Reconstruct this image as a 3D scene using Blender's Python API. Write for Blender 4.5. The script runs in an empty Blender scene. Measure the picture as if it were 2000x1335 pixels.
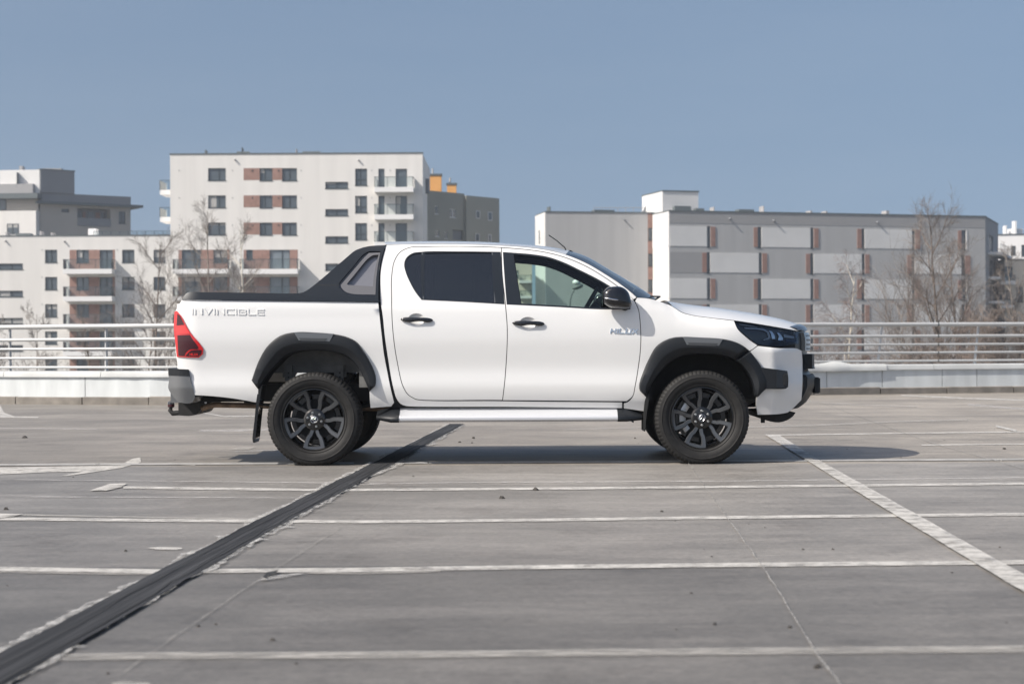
import bpy, math, random
from mathutils import Vector, Matrix, geometry
R = math.radians
scene = bpy.context.scene
col = scene.collection
# ------------------------------------------------------------------ camera
FPX = 3294.0                      # focal length in pixels of a 2000 px wide picture
CAMZ = 0.96
th, pit = 0.005, 4.5 / FPX
cr = Vector((math.cos(th), 0, -math.sin(th)))
cf = Vector((0, math.cos(pit), math.sin(pit)))
cf = (cf - cr * cf.dot(cr)).normalized()
cu = cr.cross(cf).normalized()
camd = bpy.data.cameras.new('camera')
cam = bpy.data.objects.new('camera', camd)
col.objects.link(cam)
cam.matrix_world = Matrix(((cr.x, cu.x, -cf.x, 0), (cr.y, cu.y, -cf.y, 0), (cr.z, cu.z, -cf.z, CAMZ), (0, 0, 0, 1)))
camd.sensor_width = 36.0
camd.lens = FPX / 2000 * 36
camd.clip_start = 0.1
camd.clip_end = 6000
camd.dof.use_dof = True
camd.dof.focus_distance = 13.5
camd.dof.aperture_fstop = 3.8
scene.camera = cam
# ------------------------------------------------------------------ light
SUN = Vector((0.98, 0.50, -1.0)).normalized()      # the way the sunlight travels
elev = math.asin(-SUN.z)
w = bpy.data.worlds.new('World')
scene.world = w
w.use_nodes = True
nt = w.node_tree
bg = nt.nodes['Background']
sky = nt.nodes.new('ShaderNodeTexSky')
sky.sky_type = 'NISHITA'
sky.sun_disc = False
sky.sun_elevation = elev
sky.sun_rotation = math.atan2(-SUN.x, -SUN.y)      # clockwise from +Y, towards the sun
sky.altitude = 300
sky.air_density = 1.0
sky.dust_density = 3.6
sky.ozone_density = 0.8
# the thin, dusty band of the Nishita horizon turns green: sample the sky a few degrees higher all round
tcw = nt.nodes.new('ShaderNodeTexCoord'); sp = nt.nodes.new('ShaderNodeSeparateXYZ'); cb = nt.nodes.new('ShaderNodeCombineXYZ')
ma = nt.nodes.new('ShaderNodeMath'); ma.operation = 'MULTIPLY_ADD'; ma.inputs[1].default_value = 0.45; ma.inputs[2].default_value = 0.17
nt.links.new(tcw.outputs['Generated'], sp.inputs[0]); nt.links.new(sp.outputs[0], cb.inputs[0]); nt.links.new(sp.outputs[1], cb.inputs[1])
nt.links.new(sp.outputs[2], ma.inputs[0]); nt.links.new(ma.outputs[0], cb.inputs[2]); nt.links.new(cb.outputs[0], sky.inputs[0])
cn = nt.nodes.new('ShaderNodeTexNoise'); cn.inputs['Scale'].default_value = 2.2; cn.inputs['Detail'].default_value = 7; cn.inputs['Roughness'].default_value = 0.55
cm_ = nt.nodes.new('ShaderNodeMapping'); cm_.inputs['Scale'].default_value = (1, 1, 5); cm_.inputs['Rotation'].default_value = (0.1, 0.12, 0)
nt.links.new(tcw.outputs['Generated'], cm_.inputs[0]); nt.links.new(cm_.outputs[0], cn.inputs['Vector'])
cr_ = nt.nodes.new('ShaderNodeValToRGB'); cr_.color_ramp.elements[0].position = 0.42; cr_.color_ramp.elements[1].position = 0.75
cr_.color_ramp.elements[0].color = (0.985, 0.985, 0.985, 1); cr_.color_ramp.elements[1].color = (1.10, 1.055, 1.02, 1)    # very thin high cloud
cx = nt.nodes.new('ShaderNodeMix'); cx.data_type = 'RGBA'; cx.blend_type = 'MULTIPLY'; cx.inputs[0].default_value = 1; cx.clamp_result = False
nt.links.new(cn.outputs[0], cr_.inputs[0]); nt.links.new(sky.outputs[0], cx.inputs[6]); nt.links.new(cr_.outputs[0], cx.inputs[7]); nt.links.new(cx.outputs[2], bg.inputs[0])
bg.inputs[1].default_value = 0.103
sund = bpy.data.lights.new('sun', 'SUN')
sund.energy = 4.7
sund.angle = R(0.53)
sund.color = (1.0, 0.945, 0.87)
sun = bpy.data.objects.new('sun', sund)
col.objects.link(sun)
sun.location = (-20, -10, 30)
sun.rotation_euler = SUN.to_track_quat('-Z', 'Y').to_euler()
scene.view_settings.view_transform = 'Standard'
scene.view_settings.look = 'None'
scene.view_settings.exposure = 0.28
scene.view_settings.gamma = 1
scene.view_settings.use_curve_mapping = False

def ray(px, py):
    return cr * ((px - 1000) / FPX) + cu * ((667.5 - py) / FPX) + cf
def at(px, py, Y):
    d = ray(px, py)
    return Vector((0, 0, CAMZ)) + d * (Y / d.y)
def gnd(px, py, z=0.0):
    d = ray(px, py)
    return Vector((0, 0, CAMZ)) + d * ((z - CAMZ) / d.z)
# ------------------------------------------------------------------ materials
def mat(name, c, rough=0.5, metal=0.0, coat=0.0, spec=0.5, noise=0.0, nscale=8.0, bump=0.0, bscale=60.0, stretch=(1, 1, 1), c2=None, detail=6.0):
    m = bpy.data.materials.new(name)
    m.use_nodes = True
    n, l = m.node_tree.nodes, m.node_tree.links
    p = n['Principled BSDF']
    p.inputs['Base Color'].default_value = (*c, 1)
    p.inputs['Roughness'].default_value = rough
    p.inputs['Metallic'].default_value = metal
    p.inputs['Coat Weight'].default_value = coat
    p.inputs['Coat Roughness'].default_value = 0.03
    p.inputs['Specular IOR Level'].default_value = spec
    tc = n.new('ShaderNodeTexCoord'); mp = n.new('ShaderNodeMapping')
    mp.inputs['Scale'].default_value = stretch
    l.new(tc.outputs['Object'], mp.inputs[0])
    if noise or c2:
        t = n.new('ShaderNodeTexNoise'); t.inputs['Scale'].default_value = nscale; t.inputs['Detail'].default_value = detail
        l.new(mp.outputs[0], t.inputs['Vector'])
        r = n.new('ShaderNodeValToRGB')
        r.color_ramp.elements[0].position = 0.3; r.color_ramp.elements[1].position = 0.7
        a = tuple(x * (1 - noise) for x in c); b = c2 if c2 else tuple(min(1, x * (1 + noise)) for x in c)
        r.color_ramp.elements[0].color = (*a, 1); r.color_ramp.elements[1].color = (*b, 1)
        l.new(t.outputs[0], r.inputs[0]); l.new(r.outputs[0], p.inputs['Base Color'])
    if bump:
        t = n.new('ShaderNodeTexNoise'); t.inputs['Scale'].default_value = bscale; t.inputs['Detail'].default_value = 4
        l.new(mp.outputs[0], t.inputs['Vector'])
        b = n.new('ShaderNodeBump'); b.inputs['Strength'].default_value = bump; b.inputs['Distance'].default_value = 0.01
        l.new(t.outputs[0], b.inputs['Height']); l.new(b.outputs[0], p.inputs['Normal'])
    return m
def glassmat(name, tint, gloss=0.08, rough=0.0, fres=1.5):
    m = bpy.data.materials.new(name); m.use_nodes = True
    n, l = m.node_tree.nodes, m.node_tree.links
    n.clear()
    o = n.new('ShaderNodeOutputMaterial'); mx = n.new('ShaderNodeMixShader')
    tr = n.new('ShaderNodeBsdfTransparent'); tr.inputs[0].default_value = (*tint, 1)
    g = n.new('ShaderNodeBsdfGlossy'); g.inputs['Roughness'].default_value = rough; g.inputs[0].default_value = (1, 1, 1, 1)
    f = n.new('ShaderNodeFresnel'); f.inputs[0].default_value = fres
    l.new(f.outputs[0], mx.inputs[0]); l.new(tr.outputs[0], mx.inputs[1]); l.new(g.outputs[0], mx.inputs[2])
    l.new(mx.outputs[0], o.inputs[0])
    return m
def worn(name, c, keep=0.5, scale=14, stretch=(1, 1, 1), soft=0.08, rough=0.7):
    """paint or dust lying on the deck, worn through in patches"""
    m = bpy.data.materials.new(name); m.use_nodes = True
    n, l = m.node_tree.nodes, m.node_tree.links
    p = n['Principled BSDF']; o = n['Material Output']
    p.inputs['Roughness'].default_value = rough
    tc = n.new('ShaderNodeTexCoord'); mp = n.new('ShaderNodeMapping'); mp.inputs['Scale'].default_value = stretch
    l.new(tc.outputs['Object'], mp.inputs[0])
    t = n.new('ShaderNodeTexNoise'); t.inputs['Scale'].default_value = scale; t.inputs['Detail'].default_value = 9; t.inputs['Roughness'].default_value = 0.72
    l.new(mp.outputs[0], t.inputs['Vector'])
    r = n.new('ShaderNodeValToRGB')
    r.color_ramp.elements[0].position = 1 - keep - soft; r.color_ramp.elements[1].position = 1 - keep + soft
    l.new(t.outputs[0], r.inputs[0])
    t2 = n.new('ShaderNodeTexNoise'); t2.inputs['Scale'].default_value = 3; t2.inputs['Detail'].default_value = 6
    l.new(mp.outputs[0], t2.inputs['Vector'])
    r2 = n.new('ShaderNodeValToRGB')
    r2.color_ramp.elements[0].position = 0.3; r2.color_ramp.elements[1].position = 0.7
    r2.color_ramp.elements[0].color = (*[x * 0.82 for x in c], 1); r2.color_ramp.elements[1].color = (*c, 1)
    l.new(t2.outputs[0], r2.inputs[0]); l.new(r2.outputs[0], p.inputs['Base Color'])
    tr = n.new('ShaderNodeBsdfTransparent'); mx = n.new('ShaderNodeMixShader')
    l.new(r.outputs[0], mx.inputs[0]); l.new(tr.outputs[0], mx.inputs[1]); l.new(p.outputs[0], mx.inputs[2])
    l.new(mx.outputs[0], o.inputs[0])
    return m
def deckmat():
    m = bpy.data.materials.new('deck_concrete'); m.use_nodes = True
    n, l = m.node_tree.nodes, m.node_tree.links
    p = n['Principled BSDF']
    p.inputs['Roughness'].default_value = 0.52
    p.inputs['Specular IOR Level'].default_value = 0.45
    p.inputs['Diffuse Roughness'].default_value = 0.8
    tc = n.new('ShaderNodeTexCoord')
    def noise(sc, st, det, lo, hi, clo, chi, rough=0.6):
        mp = n.new('ShaderNodeMapping'); mp.inputs['Scale'].default_value = st
        l.new(tc.outputs['Object'], mp.inputs[0])
        t = n.new('ShaderNodeTexNoise'); t.inputs['Scale'].default_value = sc; t.inputs['Detail'].default_value = det; t.inputs['Roughness'].default_value = rough
        l.new(mp.outputs[0], t.inputs['Vector'])
        r = n.new('ShaderNodeValToRGB'); r.color_ramp.elements[0].position = lo; r.color_ramp.elements[1].position = hi
        r.color_ramp.elements[0].color = (*clo, 1); r.color_ramp.elements[1].color = (*chi, 1)
        l.new(t.outputs[0], r.inputs[0]); return r, t
    a, _ = noise(0.7, (0.6, 1.1, 1), 10, 0.40, 0.62, (0.155, 0.146, 0.134), (0.238, 0.224, 0.206), 0.70)
    b, _ = noise(2.6, (0.5, 2.2, 1), 10, 0.40, 0.62, (0.87, 0.87, 0.87), (1.10, 1.095, 1.09), 0.78)
    c, _ = noise(26, (1, 1, 1), 10, 0.40, 0.62, (0.74, 0.74, 0.74), (1.24, 1.24, 1.24), 0.9)
    d, _ = noise(1.6, (1, 1, 1), 12, 0.54, 0.64, (1, 1, 1), (0.80, 0.79, 0.78), 0.75)
    e, _ = noise(14, (0.10, 1.6, 1), 8, 0.57, 0.68, (1, 1, 1), (1.26, 1.25, 1.24), 0.7)
    cur = a.outputs[0]
    br = n.new('ShaderNodeTexBrick'); mpb = n.new('ShaderNodeMapping'); mpb.inputs['Location'].default_value = (1.3, 1.05, 0); l.new(tc.outputs['Object'], mpb.inputs[0]); l.new(mpb.outputs[0], br.inputs['Vector'])
    br.inputs['Scale'].default_value = 1; br.inputs['Brick Width'].default_value = 5.6; br.inputs['Row Height'].default_value = 2.1; br.inputs['Mortar Size'].default_value = 0.0; br.offset = 0.0
    br.inputs['Color1'].default_value = (0.90, 0.90, 0.90, 1); br.inputs['Color2'].default_value = (1.08, 1.075, 1.07, 1)
    sx = n.new('ShaderNodeSeparateXYZ'); l.new(tc.outputs['Object'], sx.inputs[0]); gt = n.new('ShaderNodeMath'); gt.operation = 'GREATER_THAN'; gt.inputs[1].default_value = 13.42; l.new(sx.outputs[1], gt.inputs[0])
    far = n.new('ShaderNodeMix'); far.data_type = 'RGBA'; far.clamp_result = False; far.inputs[6].default_value = (1, 1, 1, 1); far.inputs[7].default_value = (1.22, 1.17, 1.10, 1); l.new(gt.outputs[0], far.inputs[0])   # the newer slab beyond the steel joint
    class _F: outputs = [far.outputs[2]]
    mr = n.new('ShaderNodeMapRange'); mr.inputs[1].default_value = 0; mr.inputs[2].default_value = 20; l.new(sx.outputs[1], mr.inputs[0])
    bay = n.new('ShaderNodeValToRGB'); cr2 = bay.color_ramp; cr2.interpolation = 'CONSTANT'          # poured bay tones, plus a vignette-like darkening towards the camera put into the colour
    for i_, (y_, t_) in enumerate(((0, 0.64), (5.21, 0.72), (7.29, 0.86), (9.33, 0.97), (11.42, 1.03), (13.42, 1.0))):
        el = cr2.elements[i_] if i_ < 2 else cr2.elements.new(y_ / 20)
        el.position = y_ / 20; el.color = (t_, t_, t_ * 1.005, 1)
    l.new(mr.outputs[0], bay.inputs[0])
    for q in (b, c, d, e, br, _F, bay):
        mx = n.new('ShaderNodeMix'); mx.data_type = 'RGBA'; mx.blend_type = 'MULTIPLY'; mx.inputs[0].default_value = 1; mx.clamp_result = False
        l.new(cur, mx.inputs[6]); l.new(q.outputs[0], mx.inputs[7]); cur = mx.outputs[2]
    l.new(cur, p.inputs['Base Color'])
    _, t = noise(90, (1, 1, 1), 5, 0, 1, (0, 0, 0), (1, 1, 1))
    bp = n.new('ShaderNodeBump'); bp.inputs['Strength'].default_value = 0.25; bp.inputs['Distance'].default_value = 0.01
    l.new(t.outputs[0], bp.inputs['Height']); l.new(bp.outputs[0], p.inputs['Normal'])
    return m
M = dict(
    paint=mat('white_paint', (0.75, 0.745, 0.73), 0.35, coat=1.0, spec=0.4),
    plastic=mat('black_plastic', (0.013, 0.015, 0.018), 0.45, spec=0.3, bump=0.06, bscale=500),
    rail=mat('satin_black', (0.014, 0.018, 0.024), 0.30, spec=0.4, bump=0.03, bscale=400),
    gloss=mat('gloss_black', (0.008, 0.009, 0.011), 0.08, coat=1.0),
    mirrorblack=mat('mirror_shell_black', (0.008, 0.009, 0.012), 0.16, coat=0.6),
    under=mat('underbody_black', (0.010, 0.010, 0.010), 0.7, noise=0.5, nscale=9),
    cabin=mat('cabin_trim', (0.045, 0.050, 0.055), 0.8),
    lining=mat('roof_lining', (0.10, 0.11, 0.12), 0.9),
    wellgrey=mat('underseal_grey', (0.14, 0.14, 0.135), 0.65, noise=0.35, nscale=7),
    greyplas=mat('gunmetal_paint', (0.16, 0.165, 0.17), 0.35, metal=0.3, coat=0.3),
    insert=mat('flare_insert', (0.16, 0.17, 0.18), 0.38, metal=0.4),
    insert2=mat('flare_insert_dark', (0.08, 0.085, 0.09), 0.4, metal=0.4),
    silver=mat('sail_panel_silver', (0.125, 0.125, 0.135), 0.45, metal=0.2),
    silver2=mat('sail_recess_grey', (0.22, 0.22, 0.24), 0.3, metal=0.4),
    alu=mat('step_aluminium', (0.66, 0.67, 0.69), 0.33, metal=0.35, coat=0.2),
    chrome=mat('chrome', (0.75, 0.77, 0.80), 0.12, metal=1.0),
    steel=mat('brake_steel', (0.42, 0.42, 0.42), 0.35, metal=0.9),
    rubber=mat('tyre_rubber', (0.018, 0.0175, 0.017), 0.65, spec=0.3, noise=0.25, nscale=20, bump=0.1, bscale=150),
    rim=mat('rim_satin_black', (0.045, 0.048, 0.052), 0.22, coat=0.5, spec=0.6),
    rimdark=mat('rim_gloss_black', (0.006, 0.006, 0.006), 0.15, coat=0.6),
    nut=mat('lug_nut_steel', (0.5, 0.5, 0.5), 0.3, metal=0.9),
    rust=mat('exhaust_bronze', (0.20, 0.135, 0.09), 0.5, metal=0.3, noise=0.3, nscale=15),
    red=mat('lamp_red', (0.55, 0.008, 0.012), 0.10, coat=1.0),
    reddark=mat('lamp_dark_red', (0.040, 0.003, 0.008), 0.25, coat=0.25),
    redlite=mat('lamp_bright_red', (0.75, 0.02, 0.02), 0.12, coat=1.0),
    lampdark=mat('headlamp_dark', (0.012, 0.014, 0.020), 0.15, coat=1.0),
    lampgrey=mat('headlamp_grey', (0.10, 0.13, 0.19), 0.2, metal=0.0),  # bluish reflection put into the grey base colour
    lampbright=mat('headlamp_light_guide', (0.42, 0.46, 0.52), 0.2),
    lampblue=mat('headlamp_reflector_blue', (0.03, 0.05, 0.10), 0.15),  # blue tint stands in for a reflection on the dark reflector
    glassf=glassmat('front_glass', (0.76, 0.88, 0.83), fres=1.45),
    glassr=glassmat('privacy_glass', (0.045, 0.055, 0.06), fres=1.95),
    glassw=glassmat('windscreen_glass', (0.45, 0.55, 0.53), fres=1.55),
    clear=glassmat('lamp_cover', (0.80, 0.84, 0.88), fres=1.45),
    plate=mat('number_plate', (0.02, 0.02, 0.02), 0.4),
    # place
    bwhite=mat('render_white', (0.74, 0.715, 0.68), 0.9, noise=0.045, nscale=1.0, stretch=(1, 1, 0.08)),
    bwhite2=mat('render_bright', (0.72, 0.71, 0.69), 0.9, noise=0.04, nscale=0.4),
    bgrey=mat('render_grey', (0.33, 0.325, 0.325), 0.9, noise=0.04, nscale=0.3),
    bgrey2=mat('render_mid_grey', (0.43, 0.425, 0.42), 0.9, noise=0.05, nscale=1.0, stretch=(1, 1, 0.08)),
    bpale=mat('render_pale_grey', (0.68, 0.67, 0.655), 0.9, noise=0.05, nscale=0.3),
    bdark=mat('render_dark_grey', (0.20, 0.21, 0.225), 0.85, noise=0.06, nscale=0.3),
    bolive=mat('render_olive', (0.27, 0.27, 0.235), 0.9, noise=0.08, nscale=0.2),
    bbeige=mat('render_beige', (0.40, 0.37, 0.33), 0.9, noise=0.06, nscale=0.3),
    bcream=mat('render_cream', (0.66, 0.58, 0.48), 0.9, noise=0.06, nscale=0.3),
    orange=mat('chimney_orange', (0.80, 0.40, 0.12), 0.85, noise=0.06, nscale=0.6),
    brown=mat('brown_cladding', (0.30, 0.175, 0.14), 0.8, noise=0.15, nscale=2.0),
    pane=mat('window_pane', (0.085, 0.105, 0.12), 0.12, spec=0.8, noise=0.25, nscale=0.4),
    pane2=mat('window_pane_light', (0.17, 0.20, 0.22), 0.15, spec=0.8, noise=0.2, nscale=0.5),
    frame=mat('window_frame', (0.035, 0.05, 0.058), 0.5),
    wframe=mat('white_window_frame', (0.6, 0.6, 0.6), 0.5),
    slab=mat('balcony_white', (0.80, 0.79, 0.78), 0.7),
    coping=mat('roof_coping', (0.10, 0.12, 0.125), 0.6),
    bglass=glassmat('balcony_glass', (0.86, 0.89, 0.89), fres=1.45),
    blind=mat('window_blind', (0.42, 0.41, 0.39), 0.8),
    railm=mat('painted_steel_rail', (0.46, 0.465, 0.46), 0.4, metal=0.1, noise=0.06, nscale=3),
    cap=mat('parapet_cap_metal', (0.52, 0.53, 0.52), 0.5, noise=0.12, nscale=2),
    panel=mat('parapet_panel_white', (0.60, 0.625, 0.625), 0.55, noise=0.12, nscale=4.0, stretch=(1, 1, 0.25)),
    kerb=mat('kerb_concrete', (0.22, 0.20, 0.175), 0.9, noise=0.25, nscale=4, bump=0.3, bscale=30),
    joint=mat('joint_dark', (0.02, 0.02, 0.02), 0.8),
    bark=mat('bark_brown', (0.16, 0.125, 0.10), 0.9, noise=0.3, nscale=5),
    twig=mat('twig_brown', (0.20, 0.17, 0.15), 0.9, noise=0.2, nscale=1),
    barkg=mat('bark_grey', (0.22, 0.19, 0.165), 0.9, noise=0.3, nscale=5),
    birch=mat('birch_bark', (0.62, 0.57, 0.48), 0.85, noise=0.3, nscale=4),
    twigb=mat('birch_twig', (0.20, 0.155, 0.14), 0.9),
    city=mat('city_ground_grass', (0.09, 0.085, 0.06), 0.95, noise=0.3, nscale=0.05),
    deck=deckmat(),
    line=worn('road_paint', (0.52, 0.50, 0.465), 0.60, 7, (1, 1, 1), 0.16),
    linefaint=worn('road_paint_faint', (0.60, 0.58, 0.56), 0.45, 16, (0.5, 1.5, 1), 0.15),
    lineold=worn('old_road_paint', (0.44, 0.42, 0.385), 0.50, 12, (0.45, 2, 1), 0.20),
    dust=worn('spalled_concrete', (0.50, 0.49, 0.47), 0.47, 26, (0.5, 1.3, 1), 0.14, 0.9),
    tar=mat('bitumen', (0.010, 0.011, 0.013), 0.9, spec=0.25, c2=(0.050, 0.051, 0.055), nscale=5, stretch=(0.12, 7, 1), bump=0.6, bscale=9),
    hair=worn('hairline_joint', (0.34, 0.325, 0.30), 0.55, 30, (1, 1, 1), 0.12),
    strip=mat('steel_joint_profile', (0.42, 0.41, 0.39), 0.6, metal=0.0, noise=0.2, nscale=6),
    grit=mat('grit', (0.05, 0.045, 0.04), 0.9),
    lamp=mat('lamp_post_grey', (0.12, 0.13, 0.13), 0.6),
    lampw=mat('lamp_glass_white', (0.75, 0.76, 0.75), 0.3),
)
# ------------------------------------------------------------------ helpers
def link(o, parent=None):
    col.objects.link(o)
    if parent is not None: o.parent = parent
    return o
def tag(o, label=None, cat=None, group=None, kind=None):
    for k, v in (('label', label), ('category', cat), ('group', group), ('kind', kind)):
        if v: o[k] = v
    return o
def empty(name, loc, rz=0.0, label=None, cat=None, group=None):
    o = bpy.data.objects.new(name, None); o.empty_display_size = 0.3
    o.location = loc; o.rotation_euler = (0, 0, rz)
    link(o); return tag(o, label, cat, group)
class MB:
    def __init__(s): s.v = []; s.f = []
    def add(s, v, f):
        k = len(s.v); s.v += [tuple(p) for p in v]; s.f += [tuple(i + k for i in q) for q in f]
    def box(s, x0, x1, y0, y1, z0, z1):
        x0, x1 = sorted((x0, x1)); y0, y1 = sorted((y0, y1)); z0, z1 = sorted((z0, z1))
        s.add([(x0, y0, z0), (x1, y0, z0), (x1, y1, z0), (x0, y1, z0), (x0, y0, z1), (x1, y0, z1), (x1, y1, z1), (x0, y1, z1)],
              [(0, 3, 2, 1), (4, 5, 6, 7), (0, 1, 5, 4), (1, 2, 6, 5), (2, 3, 7, 6), (3, 0, 4, 7)])
    def tube(s, pts, rad, n=10, caps=True):
        pts = [Vector(p) for p in pts]; rs = rad if isinstance(rad, (list, tuple)) else [rad] * len(pts)
        rings = []; up = None
        for i, p in enumerate(pts):
            t = (pts[min(i + 1, len(pts) - 1)] - pts[max(i - 1, 0)])
            if t.length < 1e-9: t = Vector((0, 0, 1))
            t.normalize()
            if up is None: up = Vector((0, 0, 1)) if abs(t.z) < 0.9 else Vector((1, 0, 0))
            a = t.cross(up)
            if a.length < 1e-6: a = t.cross(Vector((0.3, 0.7, 0.2)))
            a.normalize(); b = a.cross(t).normalized(); up = b
            rings.append([p + (a * math.cos(2 * math.pi * k / n) + b * math.sin(2 * math.pi * k / n)) * rs[i] for k in range(n)])
        v = [q for r_ in rings for q in r_]; f = []
        for i in range(len(pts) - 1):
            for k in range(n):
                k2 = (k + 1) % n; f.append((i * n + k, (i + 1) * n + k, (i + 1) * n + k2, i * n + k2))
        if caps:
            f.append(tuple(range(n))); f.append(tuple((len(pts) - 1) * n + k for k in reversed(range(n))))
        s.add(v, f)
    def rings(s, rings, closed=True, cap0=False, cap1=False):
        n = len(rings[0]); v = [q for r_ in rings for q in r_]; f = []
        for i in range(len(rings) - 1):
            for k in range(n if closed else n - 1):
                k2 = (k + 1) % n; f.append((i * n + k, i * n + k2, (i + 1) * n + k2, (i + 1) * n + k))
        if cap0: f.append(tuple(reversed(range(n))))
        if cap1: f.append(tuple((len(rings) - 1) * n + k for k in range(n)))
        s.add(v, f)
    def revolve(s, prof, n, c=(0, 0, 0), fn=None):
        """profile of (r, y) turned about the y axis through c"""
        rings = []
        for k in range(n):
            a = 2 * math.pi * k / n; ring = []
            for j, (r_, y) in enumerate(prof):
                if fn: r_, y = fn(k, j, r_, y)
                ring.append((c[0] + r_ * math.cos(a), c[1] + y, c[2] + r_ * math.sin(a)))
            rings.append(ring)
        m = len(prof); v = [q for r_ in rings for q in r_]; f = []
        for k in range(n):
            k2 = (k + 1) % n
            for j in range(m - 1): f.append((k * m + j, k2 * m + j, k2 * m + j + 1, k * m + j + 1))
        s.add(v, f)
    def mesh(s, name, m, smooth=0.0, fix=True):
        me = bpy.data.meshes.new(name); me.from_pydata(s.v, [], s.f); me.update()
        if fix:
            import bmesh
            b = bmesh.new(); b.from_mesh(me); bmesh.ops.recalc_face_normals(b, faces=b.faces); b.to_mesh(me); b.free()
        if m is not None: me.materials.append(m)
        if smooth:
            me.shade_smooth(); me.set_sharp_from_angle(angle=R(smooth))
        return me
    def build(s, name, m, parent=None, smooth=0.0, loc=None, fix=True):
        o = bpy.data.objects.new(name, s.mesh(name, m, smooth, fix)); link(o, parent)
        if loc is not None: o.location = loc
        return o
def bx(name, m, parent, *a, smooth=0):
    b = MB()
    if isinstance(a[0], list): a = a[0]
    for t in (a if isinstance(a[0], tuple) else [a]): b.box(*t)
    return b.build(name, m, parent, smooth)
def bevel(o, w_=0.01, seg=2):
    md = o.modifiers.new('bevel', 'BEVEL'); md.width = w_; md.segments = seg; md.limit_method = 'ANGLE'; md.angle_limit = R(35)
    return o
def curve(pts, closed=False, step=0.03, corner=38):
    """smooth run through 2-D points; sharp turns stay sharp"""
    P = [Vector((p[0], p[1])) for p in pts]; n = len(P); out = []
    def isc(i):
        if not closed and i in (0, n - 1): return True
        a = P[i] - P[i - 1]; b = P[(i + 1) % n] - P[i]
        if a.length < 1e-9 or b.length < 1e-9: return True
        return math.degrees(a.angle(b)) > corner
    C = [isc(i) for i in range(n)]
    def tan(i, side):
        a = P[i] - P[i - 1]; b = P[(i + 1) % n] - P[i]
        if C[i]: return (b if side > 0 else a).normalized()
        t = a.normalized() * b.length + b.normalized() * a.length
        return t.normalized()
    for i in range(n if closed else n - 1):
        j = (i + 1) % n; L = (P[j] - P[i]).length
        if C[i] and C[j]: m0 = m1 = (P[j] - P[i])
        else:
            La = (P[i] - P[i - 1]).length; Lb = (P[(j + 1) % n] - P[j]).length
            m0 = tan(i, 1) * (L if C[i] else min(L, 2.0 * La)); m1 = tan(j, -1) * (L if C[j] else min(L, 2.0 * Lb))
        k = max(1, int(math.ceil(L / step)))
        for q in range(k):
            t = q / k; t2 = t * t; t3 = t2 * t
            out.append(P[i] * (2 * t3 - 3 * t2 + 1) + m0 * (t3 - 2 * t2 + t) + P[j] * (-2 * t3 + 3 * t2) + m1 * (t3 - t2))
    if not closed: out.append(P[-1].copy())
    return out
def area(P): return 0.5 * sum(P[i - 1].x * P[i].y - P[i].x * P[i - 1].y for i in range(len(P)))
def offset(P, d):
    """move a closed outline inwards by d"""
    s = 1 if area(P) > 0 else -1; n = len(P); out = []
    for i in range(n):
        a = (P[i] - P[i - 1]); b = (P[(i + 1) % n] - P[i])
        if a.length < 1e-9: a = b
        if b.length < 1e-9: b = a
        na = Vector((-a.y, a.x)).normalized() * s; nb = Vector((-b.y, b.x)).normalized() * s
        m = na + nb
        if m.length < 1e-6: m = na
        m.normalize(); c = max(0.5, m.dot(na)); out.append(P[i] + m * (d / c))
    return out
def inside(p, P):
    c = False; n = len(P); x, y = p[0], p[1]; j = n - 1
    for i in range(n):
        if (P[i].y > y) != (P[j].y > y) and x < (P[j].x - P[i].x) * (y - P[i].y) / (P[j].y - P[i].y) + P[i].x: c = not c
        j = i
    return c
def resample(P, n):
    L = [0.0]
    for i in range(1, len(P)): L.append(L[-1] + (P[i] - P[i - 1]).length)
    out = []; j = 0
    for k in range(n):
        t = L[-1] * k / (n - 1)
        while j < len(P) - 2 and L[j + 1] < t: j += 1
        f = (t - L[j]) / max(1e-9, L[j + 1] - L[j]); out.append(P[j].lerp(P[j + 1], min(1, max(0, f))))
    return out
def lerpt(tab, x):
    if x <= tab[0][0]: return tab[0][1]
    for i in range(len(tab) - 1):
        if x <= tab[i + 1][0]:
            t = (x - tab[i][0]) / (tab[i + 1][0] - tab[i][0]); return tab[i][1] * (1 - t) + tab[i + 1][1] * t
    return tab[-1][1]
def smt(tab, x):
    """monotone-ish smooth lookup"""
    n = len(tab)
    if x <= tab[0][0]: return tab[0][1]
    if x >= tab[-1][0]: return tab[-1][1]
    for i in range(n - 1):
        if x <= tab[i + 1][0]:
            def sl(k):
                if k <= 0 or k >= n - 1:
                    k = min(max(k, 0), n - 2); return (tab[k + 1][1] - tab[k][1]) / (tab[k + 1][0] - tab[k][0])
                return (tab[k + 1][1] - tab[k - 1][1]) / (tab[k + 1][0] - tab[k - 1][0])
            h = tab[i + 1][0] - tab[i][0]; t = (x - tab[i][0]) / h; t2 = t * t; t3 = t2 * t
            return tab[i][1] * (2 * t3 - 3 * t2 + 1) + sl(i) * h * (t3 - 2 * t2 + t) + tab[i + 1][1] * (-2 * t3 + 3 * t2) + sl(i + 1) * h * (t3 - t2)
def sst(a, b, x):
    t = min(1, max(0, (x - a) / (b - a))); return t * t * (3 - 2 * t)
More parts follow.
